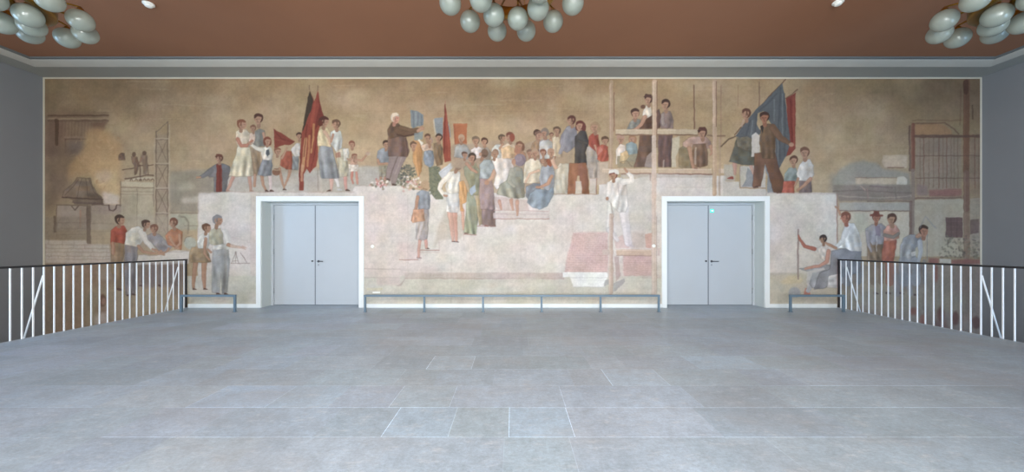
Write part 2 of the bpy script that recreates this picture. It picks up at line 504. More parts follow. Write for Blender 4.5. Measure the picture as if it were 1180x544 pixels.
# ------------------------------------------------------------------ railings along the stair openings
def railing(sx, label):
    root = empty('railing', (sx*7.345, WY-0.02, 0))
    Y = lambda y: y - (WY-0.02)
    yn = 0.6
    MB().box(-.025, .025, Y(yn), Y(7.825), 1.074, 1.096, bevel=0.004).build('handrail', M['black'], root)
    MB().box(-.009, .009, Y(yn), Y(7.79), 1.066, 1.074).build('top_rail', M['black'], root)
    MB().box(-.011, .011, Y(7.797), Y(7.825), -0.20, 1.068, bevel=0.002).build('post', M['black'], root)
    MB().box(sx*.0-.008, sx*.0+.008, Y(yn), Y(7.79), -.22, -.19).build('bottom_rail', M['bar_white'], root)
    k = 0; y = 7.764
    barmesh = None
    while y > yn:
        if barmesh is None:
            b = MB().box(-.0078, .0078, -.0078, .0078, -0.19, 1.066, bevel=0.002).build('bar', M['bar_white'], root)
            barmesh = b.data
        else:
            b = link(bpy.data.objects.new('bar', barmesh), root)
        b.location = (0, Y(y), 0)
        y -= 0.1222; k += 1
    staymesh = None
    for ys in (7.64, 5.44, 3.24, 1.04):
        b = MB().tube([(sx*0.011, 0, 0.93), (sx*0.31, 0, -0.06)], 0.011, 8).build('stay', M['bar_white'], root)
        b.location = (0, Y(ys), 0)
        MB().box(min(-sx*.03, sx*.31), max(-sx*.03, sx*.31), Y(ys)-.012, Y(ys)+.012, -.09, -.06).build('bracket', M['bar_white'], root)
    tag(root, label, 'railing', 'railings along the two stair openings')
    return root
railing(-1, 'white barred railing with black handrail, below the painted workers round a table')
railing(1, 'white barred railing with black handrail, below the painted man bending over')

# ------------------------------------------------------------------ low barriers in front of the mural
def barrier(xl, label):
    y = 7.33
    root = empty('low_barrier', ((xl[0]+xl[-1])/2, y, 0))
    cx = root.location.x
    MB().box(xl[0]-cx-.022, xl[-1]-cx+.022, -.022, .022, 0.318, 0.362, bevel=0.003).build('top_rail', M['barrier'], root)
    for x in xl:
        s = MB().box(x-cx-.020, x-cx+.020, -.020, .020, 0.006, 0.318, bevel=0.002)
        leg = s.build('leg', M['barrier'], root)
        MB().box(x-cx-.035, x-cx+.035, -.035, .035, 0.0005, 0.006).build('foot_plate', M['barrier'], leg)
    tag(root, label, 'barrier', 'low steel barriers along the mural')
barrier([-6.99, -5.86], 'short slate blue steel barrier on two legs, between the left railing and the left door')
barrier([-3.11, -1.86, -.62, .615, 1.86, 3.09], 'long slate blue steel barrier on six legs, standing between the two doors')
barrier([5.87, 6.99], 'short slate blue steel barrier on two legs, between the right door and the right railing')

# small fittings on the mural wall
def px(u, v): return ((u-590.5)/UPM, CAMH + (283-v)/UPM)
for (u, v, lab) in ((429.6, 284, 'small round white wall sensor beside the left door'), (753.2, 283.4, 'small round white wall sensor on the painted scaffold pole beside the right door')):
    x, z = px(u, v)
    o = MB().lathe([(0, 0), (.040, 0), (.040, .012), (.030, .022), (0, .024)], n=24)
    for vv in o.bm.verts:
        a, b, c = vv.co; vv.co = (a, -c, b)
    ob = o.build('wall_sensor', M['plastic']); ob.location = (x, WY-0.0045, z)
    tag(ob, lab, 'sensor', 'wall sensors')
x, z = px(434, 337)
ob = MB().box(-.085, .085, -.014, 0, -.018, .018, bevel=0.004).build('wall_fitting', M['plastic'])
ob.location = (x, WY-0.0045, z + .0); tag(ob, 'narrow white fitting low on the mural above the long barrier, beside the left door', 'wall fitting')

# ceiling detectors
for (x, y, lab) in ((-5.75, 5.485, 'round white smoke detector on the terracotta ceiling, the one nearer the left chandelier'), (5.11, 5.446, 'round white smoke detector on the terracotta ceiling, the one nearer the right chandelier')):
    root = empty('smoke_detector', (x, y, CEIL))
    MB().lathe([(0, -.001), (.075, -.001), (.075, -.018), (.066, -.026), (0, -.026)], n=28).build('base', M['plastic'], root)
    MB().lathe([(0, -.0265), (.052, -.0265), (.055, -.034), (.045, -.052), (.02, -.058), (0, -.058)], n=28).build('sensor_cap', M['plastic'], root)
    tag(root, lab, 'smoke detector', 'smoke detectors on the ceiling')

# ------------------------------------------------------------------ chandeliers
def chandelier(cx, cy, out_ph, in_ph, n_in, label, proto={}):
    root = empty('chandelier', (cx, cy, CEIL))
    H0 = CAMH + 2.75 - CEIL      # outer globes, relative to the ceiling
    H1 = CAMH + 2.66 - CEIL
    R = 0.122
    MB().lathe([(0, -.001), (.16, -.001), (.165, -.02), (.12, -.045), (.04, -.06), (.02, -.075), (0, -.075)], n=40).build('ceiling_rose', M['brass'], root)
    MB().tube([(0, 0, -.06), (0, 0, H0+.02)], 0.018, 16).build('stem', M['brass'], root)
    hz = H0 + 0.06
    MB().lathe([(0, .11), (.03, .10), (.05, .06), (.15, .035), (.20, .02), (.205, .0), (.19, -.02), (.10, -.05), (.04, -.09), (0, -.10)], c=(0, 0, hz), n=40).build('hub', M['brass'], root)
    # a slim brass ring ties the outer arms together
    rg = MB(); rg.lathe([(.40, -.055), (.41, -.06), (.49, -.06), (.50, -.05), (.50, .045), (.49, .055), (.41, .055), (.40, .045), (.40, -.055)], c=(0, 0, H0+.06), n=64)
    rg.build('ring', M['brass'], root)
    for k in range(6):
        a = math.radians(20+60*k)
        MB().tube([(.45*math.sin(a), .45*math.cos(a), -.001), (.45*math.sin(a), .45*math.cos(a), H0+.10)], .0045, 8).build('suspension_rod', M['brass'], root)
    def globe(ang, rad, z, up):
        x, y = rad*math.sin(ang), rad*math.cos(ang)
        arm = MB()
        s, c = math.sin(ang), math.cos(ang)
        pts = []
        for t in [i/10 for i in range(11)]:
            r = 0.15 + (rad-0.15)*t
            zz = hz + up*math.sin(t*PI*0.62) * 0.9
            pts.append((r*s, r*c, zz))
        top = pts[-1]
        pts.append((x, y, top[2]-0.03)); 
        arm.tube(pts, .011, 8)
        a = arm.build('arm', M['brass'], root)
        zc = z
        cap = MB().tube([(x, y, top[2]-.02), (x, y, zc+R+.006)], .010, 8)
        cap.lathe([(0, .035), (.018, .033), (.034, .012), (.040, -.006), (.038, -.010), (0, -.010)], c=(x, y, zc+R-.001), n=20)
        cap.build('globe_cap', M['brass'], a)
        if 'globe' not in proto:
            g = MB(); prof = []
            for i in range(25):
                th = PI*i/24
                prof.append((R*math.sin(th), R*math.cos(th)*1.0))
            prof[0] = (0, R); prof[-1] = (0, -R)
            g.lathe(prof, n=40)
            o = g.build('glass_globe', M['opal'], root); proto['globe'] = o.data
        else:
            o = link(bpy.data.objects.new('glass_globe', proto['globe']), root)
        o.location = (x, y, zc)
        o.rotation_euler = (0, 0, ang*1.7)
    for k in range(12): globe(math.radians(out_ph + 30*k), .72, H0, .12)
    for k in range(n_in): globe(math.radians(in_ph + 360/n_in*k), .33, H1, .06)
    tag(root, label, 'chandelier', 'globe chandeliers')
chandelier(-.01, 3.75, 15, 13, 7, 'brass chandelier of frosted glass globes over the middle of the landing')
chandelier(-5.9, 3.88, 0, 15, 7, 'brass chandelier of frosted glass globes nearer the left side wall')
chandelier(5.9, 3.88, 0, -15, 7, 'brass chandelier of frosted glass globes nearer the right side wall')

# ================================================================== THE MURAL
# painted in drawing units (52.15 to the metre) into a fine mesh that carries the pigment colour
U0, U1, V0, V1 = 52.0, 1129.0, 91.0, 404.0
SS = 2.1
CW, CH = int((U1-U0)*SS), int((V1-V0)*SS)
CAN = np.zeros((CH, CW, 3), dtype=np.float32)
TR = [0.0, 0.0, 1.0]; GAIN = [1.0]; HAZE = [0.0, (190, 170, 145)]

def T(ox, oy, k=5.9, gain=None):
    TR[:] = [ox, oy, k]
    if gain is not None: GAIN[0] = gain

def loc(pts):
    ox, oy, k = TR
    return [((ox + x/k - U0)*SS, (oy + y/k - V0)*SS) for x, y in pts]

def blend(x0, y0, mask, col, a):
    c = np.array(col, dtype=np.float32)
    if GAIN[0] != 1.0:
        l = (c/255.0)**2.2 * GAIN[0]
        c = np.minimum(l, 1.0)**(1/2.2) * 255.0
    h, w = mask.shape
    reg = CAN[y0:y0+h, x0:x0+w]
    m = (mask * a)[..., None]
    reg += (c - reg) * m

def bbox(pts, pad=2):
    xs = [p[0] for p in pts]; ys = [p[1] for p in pts]
    x0 = max(int(min(xs)-pad), 0); x1 = min(int(max(xs)+pad+1), CW)
    y0 = max(int(min(ys)-pad), 0); y1 = min(int(max(ys)+pad+1), CH)
    return x0, x1, y0, y1

def soften(m, r):
    r = int(round(r))
    if r < 1: return m
    for ax in (0, 1):
        for _ in range(2):
            p = [(0, 0), (0, 0)]; p[ax] = (r+1, r)
            c = np.cumsum(np.pad(m, p, mode='edge'), axis=ax)
            n = m.shape[ax]
            if ax == 0: m = (c[2*r+1:2*r+1+n] - c[:n])/(2*r+1)
            else: m = (c[:, 2*r+1:2*r+1+n] - c[:, :n])/(2*r+1)
    return m

def crom(pts, n=5):
    out = []
    N = len(pts)
    for i in range(N):
        p0, p1, p2, p3 = [np.array(pts[(i+j) % N], float) for j in (-1, 0, 1, 2)]
        for t in [k/n for k in range(n)]:
            out.append(tuple(0.5*((2*p1) + (-p0+p2)*t + (2*p0-5*p1+4*p2-p3)*t*t + (-p0+3*p1-3*p2+p3)*t**3)))
    return out

def pmask(lp, soft=0):
    x0, x1, y0, y1 = bbox(lp, 2 + 3*soft)
    if x1 <= x0 or y1 <= y0: return None
    w, h = x1-x0, y1-y0
    Q = 3
    cov = np.zeros((h, w), dtype=np.float32)
    xs = (np.arange(w) + x0 + 0.5)
    for q in range(Q):
        ys = np.arange(h) + y0 + (q+0.5)/Q
        acc = np.zeros((h, w), dtype=np.float32)
        n = len(lp)
        for i in range(n):
            (ax, ay), (bx, by) = lp[i], lp[(i+1) % n]
            if ay == by: continue
            s = 1.0 if ay < by else -1.0
            inr = (ys >= min(ay, by)) & (ys < max(ay, by))
            if not inr.any(): continue
            xi = ax + (ys[inr]-ay)*(bx-ax)/(by-ay)
            acc[inr] += s * np.clip(xs[None, :] - xi[:, None] + 0.5, 0, 1)
        cov += np.clip(np.abs(acc), 0, 1)
    return x0, y0, soften(cov/Q, soft)

def P(col, pts, a=1.0, soft=0, sm=False, edge=None):
    lp = loc(crom(pts) if sm else pts)
    r = pmask(lp, soft*SS)
    if r: blend(r[0], r[1], r[2], col, a)
    if edge: S(edge[0], list(pts)+[pts[0]] if not sm else crom(pts)+[pts[0]], edge[1], edge[2] if len(edge) > 2 else .6)

def B(col, x0, y0, x1, y1, a=1.0, soft=0):
    P(col, [(x0, y0), (x1, y0), (x1, y1), (x0, y1)], a, soft)

def S(col, pts, w, a=1.0, soft=0.5):
    """tapered brush stroke; w in local units, one width or one per point"""
    k = TR[2]
    lp = loc(pts)
    ws = w if isinstance(w, (list, tuple)) else [w]*len(pts)
    rs = [x/k*SS/2 for x in ws]
    x0, x1, y0, y1 = bbox(lp, max(rs)+3)
    if x1 <= x0 or y1 <= y0: return
    X, Y = np.meshgrid(np.arange(x0, x1)+.5, np.arange(y0, y1)+.5)
    m = np.zeros(X.shape, dtype=np.float32)
    for i in range(len(lp)-1):
        (ax, ay), (bx, by) = lp[i], lp[i+1]
        dx, dy = bx-ax, by-ay
        L2 = dx*dx+dy*dy or 1e-6
        t = np.clip(((X-ax)*dx+(Y-ay)*dy)/L2, 0, 1)
        d = np.hypot(X-ax-t*dx, Y-ay-t*dy)
        r = rs[i]+(rs[i+1]-rs[i])*t
        amp = np.minimum(r*2, 1.0)
        m = np.maximum(m, np.clip(np.maximum(r, .5)-d+.5, 0, 1)*amp)
    blend(x0, y0, m, col, a)

def E(col, cx, cy, rx, ry=None, rot=0, a=1.0, soft=0):
    ry = ry or rx
    c, s = math.cos(math.radians(rot)), math.sin(math.radians(rot))
    P(col, [(cx+rx*math.cos(t)*c-ry*math.sin(t)*s, cy+rx*math.cos(t)*s+ry*math.sin(t)*c)
            for t in [2*PI*k/18 for k in range(18)]], a, soft)

def dk(c, f): return tuple(max(0, min(255, x*f)) for x in c)
def mixc(a, b, t): return tuple(x+(y-x)*t for x, y in zip(a, b))
SKIN = (180, 134, 106)

def head(x, y, r, look=0, hair=(84, 58, 44), skin=SKIN, style='short', cap=None):
    hair = tuple(np.array(hair)*.9*.8 + np.mean(hair)*.9*.2)
    """look: -1 left .. 1 right (2 = seen from behind)"""
    if style == 'long':
        P(hair, [(x-r*.8-look*r*.25, y-r*.6), (x+r*.8-look*r*.25, y-r*.6), (x+r*.95-look*r*.35, y+r*.9), (x-look*r*.6, y+r*1.15), (x-r*.95-look*r*.35, y+r*.8)], 1, sm=True)
    S(dk(skin, .86), [(x-look*r*.15, y+r*.5), (x-look*r*.3, y+r*1.35)], r*.75)
    if abs(look) > 1.5:
        E(hair, x, y, r*.82, r*.98); S(dk(hair, .7), [(x-r*.4, y+r*.5), (x+r*.4, y+r*.6)], r*.3, .6)
        S(skin, [(x-r*.8, y+r*.2), (x-r*.78, y+r*.4)], r*.25, .8)
        return
    E(hair, x-look*r*.22, y-r*.15, r*.86, r*.92)
    P(skin, [(x+look*r*.2-r*.62, y-r*.38), (x+look*r*.2+r*.62, y-r*.38), (x+look*r*.28+r*.62, y+r*.25), (x+look*r*.35+r*.2, y+r*.95), (x+look*r*.25-r*.25, y+r*.92), (x+look*r*.1-r*.62, y+r*.3)], 1, sm=True)
    # modelling of the face: cheek, brow, nose, mouth
    sh = dk(skin, .74)
    S(sh, [(x-look*r*.1-(.35*r if look <= 0 and look > -.5 else 0), y+r*.1), (x-look*r*.05, y+r*.7)], r*.3, .45)
    for e in ((-.28, .28) if abs(look) < .6 else (.25*(1 if look > 0 else -1),)):
        S(dk(skin, .5), [(x+look*r*.3+e*r-r*.1, y+r*.02), (x+look*r*.3+e*r+r*.1, y+r*.02)], r*.13, .55)
    if abs(look) > .5:
        s = 1 if look > 0 else -1
        P(skin, [(x+s*r*.72, y-r*.05), (x+s*r*1.02, y+r*.3), (x+s*r*.68, y+r*.36)])
        S(dk(hair, .9), [(x-s*r*.1, y-r*.5), (x-s*r*.28, y+r*.2)], r*.3, .8)
        S(sh, [(x-s*r*.05, y+r*.05), (x-s*r*.05, y+r*.3)], r*.2, .7)
    else:
        S(sh, [(x+look*r*.35, y), (x+look*r*.35, y+r*.35)], r*.16, .6)
    S(dk(skin, .55), [(x+look*r*.35-r*.15, y+r*.56), (x+look*r*.35+r*.15, y+r*.56)], r*.1, .45)
    P(hair, [(x-r*.85-look*r*.2, y-r*.1), (x-r*.8-look*r*.2, y-r*.75), (x-look*r*.1, y-r*1.08), (x+r*.75, y-r*.72), (x+r*.72+look*r*.05, y-r*.38), (x-r*.1, y-r*.5), (x-r*.55-look*r*.1, y-r*.2)], 1, sm=True)
    if cap:
        P(cap, [(x-r*.95, y-r*.45), (x-r*.6, y-r*1.15), (x+r*.6, y-r*1.15), (x+r*.95, y-r*.5), (x+look*r*1.5, y-r*.42)], 1)
        S(dk(cap, .7), [(x-r*.85, y-r*.45), (x+look*r*1.3, y-r*.42)], r*.14, .8)

def cloth(col, pts, folds=3, dark=.74, light=1.12, seed=None, vert=True, sm=False, a=1.0):
    """garment: filled shape with outline, lit left side and soft folds"""
    P(dk(col, .70), [(x, y) for x, y in pts], a*.55, soft=.35, sm=sm)
    P(col, pts, a, sm=sm)
    xs = [p[0] for p in pts]; ys = [p[1] for p in pts]
    x0, x1, y0, y1 = min(xs), max(xs), min(ys), max(ys)
    lp = loc(crom(pts) if sm else pts)
    r = pmask(lp)
    if not r: return
    mx, my, m = r
    rnd = random.Random(int(sum(xs)*7+sum(ys)*3) if seed is None else seed)
    save = CAN[my:my+m.shape[0], mx:mx+m.shape[1]].copy()
    w, h = x1-x0, y1-y0
    folds = (folds+2)//2
    # painterly modelling: shade turning away on the right, drifting diagonal folds, broken colour
    gh, gw = m.shape
    Y, X = np.meshgrid(np.linspace(0, 1, gh), np.linspace(0, 1, gw), indexing='ij')
    rr = np.random.RandomState(int(abs(sum(xs)*7+sum(ys)*3)) % 99991)
    f = 1.09 - .24*np.clip(X*1.15-.15, 0, 1)**1.6 - .05*Y
    sl = rr.uniform(-.5, .5)
    for i in range(folds+1):
        ph, fr, am = rr.uniform(0, 6.28), rr.uniform(.8, 1.6)*(1.2+folds*.35), rr.uniform(.035, .075)
        bend = rr.uniform(-.8, .8)
        f = f + am*np.sin(6.28*fr*(X + sl*(Y-.5) + bend*(Y-.5)**2*.6) + ph + 1.5*np.sin(3*Y+ph))*(.35+.65*Y)
    g = rr.uniform(-1, 1, (7, 7)); yi = np.clip(Y*5.99, 0, 5.99); xi = np.clip(X*5.99, 0, 5.99)
    y0i, x0i = yi.astype(int), xi.astype(int); fy, fx = yi-y0i, xi-x0i
    fy, fx = fy*fy*(3-2*fy), fx*fx*(3-2*fx)
    f = f + .10*(g[y0i, x0i]*(1-fy)*(1-fx)+g[y0i+1, x0i]*fy*(1-fx)+g[y0i, x0i+1]*(1-fy)*fx+g[y0i+1, x0i+1]*fy*fx)
    tgt = CAN[my:my+gh, mx:mx+gw]
    tgt *= f[..., None]
    tgt += ((g[(y0i+3) % 7, (x0i+2) % 7])[..., None]*np.array([4., 0, -5.]))
    cur = CAN[my:my+m.shape[0], mx:mx+m.shape[1]]
    orig = save
    mm = m[..., None]
    CAN[my:my+m.shape[0], mx:mx+m.shape[1]] = orig*(1-mm)+cur*mm
    S(dk(col, .5), pts+[pts[0]] if not sm else crom(pts)+[pts[0]], max(w*.02, .25*TR[2]), .28)

def limb(pts, w, col=SKIN, a=1.0):
    S(dk(col, .62), pts, [x+.35*TR[2] for x in (w if isinstance(w, (list, tuple)) else [w]*len(pts))], .5*a)
    S(col, pts, w, a)
    S(dk(col, 1.13), [(x-(w[0] if isinstance(w, (list, tuple)) else w)*.15, y) for x, y in pts], [x*.4 for x in (w if isinstance(w, (list, tuple)) else [w]*len(pts))], .5*a)

def foot(x, y, s, d, col=(96, 70, 60)):
    P(col, [(x-s*.35*d, y-s*.45), (x+s*.2*d, y-s*.4), (x+s*.9*d, y-s*.02), (x+s*.85*d, y+s*.12), (x-s*.45*d, y+s*.12)])


# ------------------------------------------------------------------ ground of the painting
GL, GC, GR = 0.86, 0.90, 0.84         # colour gain of the left, middle and right thirds, darker at the sides
vv = np.linspace(0, 1, CH)[:, None, None]; uu = np.linspace(0, 1, CW)[None, :, None]
sky_top, sky_low = np.array([154, 122, 86.]), np.array([186, 160, 124.])
t = np.clip((vv*313)/110, 0, 1)
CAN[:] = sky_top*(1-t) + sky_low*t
CAN[:] *= .965*(1 - .16*np.clip(1-uu/.20, 0, 1)) * (1 - .20*np.clip((uu-.78)/.2, 0, 1))  # light falloff towards both ends painted into the sky colour
rnd = random.Random(5)
T(0, 0, 1)
for i in range(420):      # cloudy brushwork
    x, y = rnd.uniform(50, 1130), rnd.uniform(90, 225)
    c = rnd.choice([(168, 140, 100), (196, 176, 138), (182, 152, 116), (150, 124, 86), (190, 166, 130), (176, 150, 120), (160, 140, 96)])
    E(c, x, y, rnd.uniform(8, 40), rnd.uniform(3, 14), 0, rnd.uniform(.10, .30), rnd.uniform(2, 6))
for i in range(160):
    x, y = rnd.uniform(50, 1130), rnd.uniform(92, 215)
    S(rnd.choice([(150, 122, 84), (204, 182, 146)]), [(x, y), (x+rnd.uniform(-30, 60), y+rnd.uniform(-2, 2))], rnd.uniform(.6, 2), .14)
# horizon: grey land behind the figures
P((158, 150, 134), [(195, 203), (215, 197), (300, 193), (420, 193), (470, 200), (470, 232), (195, 232)], .75, soft=2)
P((172, 168, 156), [(262, 205), (420, 192), (460, 192), (460, 222), (262, 222)], .75, soft=1.5)
B((176, 165, 152), 262, 204, 408, 221.5, .7, 1)
# the pale plaster building, its stepped top
WALL = (203, 194, 183)
P(WALL, [(228, 222), (406, 221), (409, 214.5), (462, 214.5), (470, 218), (520, 222), (690, 224), (690, 213), (765, 200), (836, 203), (836, 211), (852, 211), (852, 222), (964, 222), (964, 330), (970, 352), (228, 352)])
B((196, 180, 168), 228, 221.2, 408, 222.2, .9)
S((172, 150, 138), [(228, 221.5), (408, 221.5)], .7, .8)
S((190, 170, 158), [(408, 214.5), (462, 214.5)], .6, .8)
for i in range(300):
    x, y = rnd.uniform(232, 960), rnd.uniform(224, 345)
    c = rnd.choice([(204, 190, 180), (216, 208, 198), (208, 192, 186), (200, 200, 188), (214, 202, 194), (210, 204, 206)])
    E(c, x, y, rnd.uniform(4, 20), rnd.uniform(3, 12), 0, rnd.uniform(.12, .32), rnd.uniform(1, 4))
# pinker wall between the left door and the flight of steps
P((214, 190, 182), [(420, 225), (470, 222), (480, 300), (520, 318), (420, 318)], .35, soft=4)
# ground strip below
B((194, 189, 174), 215, 318, 965, 353, 1, 0)
B((186, 170, 160), 466, 314.5, 650, 321.8, .9, .4)
S((150, 130, 124), [(466, 321), (650, 321)], .7, .55)
S((176, 156, 146), [(466, 314.6), (768, 314.6)], .5, .5)
B((186, 170, 160), 740, 316, 768, 321, .8, .4)
B((205, 190, 180), 420, 309, 461, 320, .7, .3); S((158, 140, 132), [(420, 310), (461, 310)], .8, .6); S((165, 148, 140), [(420, 320), (460, 320)], .8, .6)
B((196, 178, 172), 434, 320, 461, 329, .7, .5); P((160, 142, 136), [(461, 327), (467, 321.5), (462, 330), (456, 330)], .6)
for i in range(90):
    x, y = rnd.uniform(216, 960), rnd.uniform(322, 351)
    E(rnd.choice([(200, 197, 182), (182, 176, 158), (194, 196, 186), (206, 192, 172)]), x, y, rnd.uniform(5, 26), rnd.uniform(1.5, 5), 0, .3, 1)
S((206, 196, 150), [(424, 333), (440, 333)], 3, .5)
# left block faces
B((205, 190, 178), 228.6, 222.5, 253, 262, .35, 1)
S((190, 160, 148), [(228.5, 222), (228.5, 290)], .8, .7); S((186, 164, 152), [(254.5, 223), (254.5, 262)], .6, .4); S((190, 168, 155), [(289, 222), (289, 316)], .7, .5)
B((206, 184, 170), 289.5, 222, 296, 318, .5)

# ================================================================== far left: the foundry
T(50, 88, 5.9, GL)
P((132, 104, 84), [(18, 240), (440, 255), (440, 310), (385, 400), (290, 400), (240, 543), (18, 543)], .75, soft=3)
P((122, 92, 76), [(30, 300), (150, 300), (140, 420), (80, 543), (18, 543)], .6, soft=3)
for y, c in ((250, (140, 112, 84)), (268, (96, 70, 52)), (290, (172, 146, 112)), (304, (110, 84, 68))):
    S(c, [(34, y), (440, y-3)], 12, .7)
S((80, 56, 42), [(92, 300), (92, 460)], 26, .7); S((126, 100, 84), [(66, 300), (66, 543)], 10, .5)
for x in range(130, 330, 22): S((104, 76, 62), [(x, 312), (x-4, 410)], 7, .35)
P((112, 74, 60), [(330, 315), (440, 305), (412, 360), (372, 412), (340, 380)], .5, soft=1)
S((150, 124, 104), [(150, 414), (300, 412)], 12, .7); S((100, 76, 62), [(150, 428), (290, 428)], 8, .7); S((104, 80, 66), [(152, 430), (150, 520)], 12, .6)
P((128, 112, 108), [(160, 440), (300, 440), (270, 543), (150, 543)], .6, soft=3)
T(50, 170, 5.9)
P((120, 96, 80), [(18, 0), (280, 0), (230, 60), (190, 150), (150, 290), (90, 390), (18, 440)], .65, soft=4)
# glowing cloud of steam
P((206, 160, 106), [(300, -110), (400, -125), (500, -60), (535, 0), (530, 130), (525, 230), (520, 385), (460, 390), (410, 320), (350, 235), (315, 190), (215, 190), (170, 215), (185, 120), (230, 60), (270, 20)], .72, soft=3, sm=True)
P((222, 190, 138), [(390, 180), (500, 170), (520, 260), (510, 380), (455, 385), (415, 300), (350, 220)], .7, soft=2.5, sm=True)
P((200, 172, 150), [(350, 170), (440, 150), (470, 200), (420, 240), (370, 230)], .5, soft=2, sm=True)
P((222, 204, 190), [(400, 300), (470, 310), (520, 330), (520, 390), (410, 385)], .8, soft=1.5)
rnd = random.Random(9)
for i in range(80):
    x, y = rnd.uniform(200, 520), rnd.uniform(-90, 370)
    if x < 300 and y > 180: continue
    S(rnd.choice([(226, 196, 146), (180, 128, 84), (214, 170, 118), (160, 120, 92)]), [(x, y), (x+rnd.uniform(-12, 12), y+rnd.uniform(-9, 9)), (x+rnd.uniform(-26, 26), y+rnd.uniform(4, 22))], rnd.uniform(3, 7), .35)
# casting hood
cloth((136, 114, 94), [(228, 203), (320, 210), (338, 268), (366, 310), (398, 338), (408, 386), (300, 386), (215, 384), (196, 352), (132, 338), (140, 296), (170, 272), (206, 240)], 0)
P((168, 146, 116), [(240, 206), (318, 214), (312, 232), (236, 226)], .6)
for a in ([(240, 215), (196, 275), (150, 320)], [(262, 210), (240, 290), (228, 345)], [(290, 212), (300, 290), (306, 350)], [(310, 215), (345, 300), (392, 350)]): S((92, 72, 62), a, 5, .6)
S((88, 66, 58), [(130, 336), (220, 344), (330, 350), (404, 352)], 9, .8); S((106, 82, 76), [(200, 372), (408, 382)], 9, .7)
for x in range(215, 400, 11): S((116, 94, 80), [(x, 352), (x+3, 378)], 3, .5)
# ladle and brick housing
B((168, 148, 128), 92, 392, 548, 560, 1, .5)
P((176, 156, 138), [(95, 400), (250, 400), (250, 540), (95, 540)], .8); S((96, 72, 60), [(92, 390), (92, 600)], 5, .7); S((100, 78, 64), [(92, 392), (290, 394)], 6, .7)
S((94, 72, 62), [(196, 400), (215, 425), (240, 400)], 8, .7); S((196, 130, 100), [(252, 430), (252, 540)], 12, .5)
B((112, 92, 76), 296, 392, 324, 660, .75, .5); S((80, 62, 52), [(297, 392), (297, 660)], 4, .7)
S((98, 76, 64), [(330, 391), (450, 391)], 5, .8); S((88, 66, 58), [(446, 392), (452, 425), (474, 432), (494, 415), (500, 392)], 9, .85); S((98, 76, 64), [(500, 391), (535, 392), (546, 420), (556, 430), (558, 470)], 6, .8)
for y in (430, 470, 520): S((150, 126, 106), [(330, y), (545, y+2)], 4, .4)
for x in (385, 420, 470): S((150, 126, 106), [(x, 400), (x+1, 500)], 4, .35)
# staging with figures against the light, behind it a pale house
P((202, 186, 152), [(530, 232), (752, 240), (752, 272), (530, 268)], .9)
B((190, 174, 142), 530, 272, 752, 560, .9, .3)
for y, c in ((272, (116, 94, 74)), (298, (150, 130, 104)), (318, (156, 136, 110))): S(c, [(530, y), (750, y+2)], 6, .6)
S((124, 104, 86), [(638, 280), (638, 600)], 5, .65); S((110, 92, 78), [(528, 230), (524, 400)], 6, .6); S((104, 86, 74), [(750, 230), (750, 400)], 5, .6)
P((158, 140, 114), [(540, 330), (630, 330), (630, 500), (540, 500)], .35)
DKF = (98, 72, 58)
S(DKF, [(560, 215), (640, 200), (700, 188), (752, 190)], 10, .75); S(DKF, [(540, 155), (620, 140), (660, 122), (752, 120)], 7, .8); S(DKF, [(660, 120), (660, 225)], 8, .8); S(DKF, [(712, 120), (712, 190)], 6, .7)
S((216, 200, 168), [(560, 228), (650, 210), (750, 206)], 9, .7)
for x in (600, 632, 660, 690, 716, 742): S(DKF, [(x-9, 226), (x, 212), (x+9, 226)], 6, .7)
for (x, y, r, sk) in ((535, 60, 24, .8), (617, 48, 17, 1), (688, 38, 17, .9)):
    E(DKF, x, y, r*.8, r, 0, .8)
cloth((128, 100, 82), [(512, 50), (552, 40), (558, 85), (510, 88)], 1, a=.8)
cloth((128, 100, 80), [(600, 62), (640, 66), (650, 120), (640, 175), (625, 190), (618, 120), (602, 100)], 1); limb([(630, 80), (652, 120)], 12, (120, 90, 70))
cloth((140, 114, 92), [(668, 52), (706, 50), (712, 110), (700, 180), (682, 180), (680, 110), (664, 90)], 1); limb([(670, 70), (655, 100)], 10, (150, 112, 88))
# lattice tower
B((156, 136, 114), 764, -90, 850, 620, .65, 1.5)
for x in (768, 846): S((110, 90, 76), [(x, -170 if x > 800 else -110), (x, 620)], 8, .75)
S((118, 98, 82), [(770, -105), (850, -175)], 6, .7); S((200, 182, 154), [(857, -150), (858, 620)], 9, .45); S((190, 172, 146), [(756, -60), (756, 620)], 7, .4)
y = -60
while y < 560:
    S((190, 172, 146), [(768, y), (848, y)], 9, .6); S((112, 92, 78), [(768, y+8), (848, y+8)], 5, .6)
    S((108, 88, 74), [(772, y+10), (810, y+80), (844, y+165)], 6, .5); S((108, 88, 74), [(844, y+10), (808, y+80), (772, y+165)], 6, .5)
    y += 168
# hills and fields
P((150, 138, 118), [(860, 165), (960, 162), (1180, 145), (1180, 310), (1055, 312), (1055, 445), (860, 445)], .85, soft=1.2)
P((190, 178, 154), [(915, 240), (1010, 235), (1040, 275), (980, 290), (925, 300)], .7, soft=2)
P((204, 188, 166), [(930, 345), (1055, 335), (1055, 375), (945, 380)], .7, soft=1.5)
P((126, 124, 104), [(880, 290), (950, 300), (940, 380), (880, 400)], .4, soft=2)
S((110, 92, 76), [(868, 446), (1050, 448)], 6, .75); B((176, 172, 150), 862, 452, 1050, 560, .8, 1)
S((132, 118, 96), [(920, 470), (970, 478), (990, 510), (990, 560)], 8, .5)

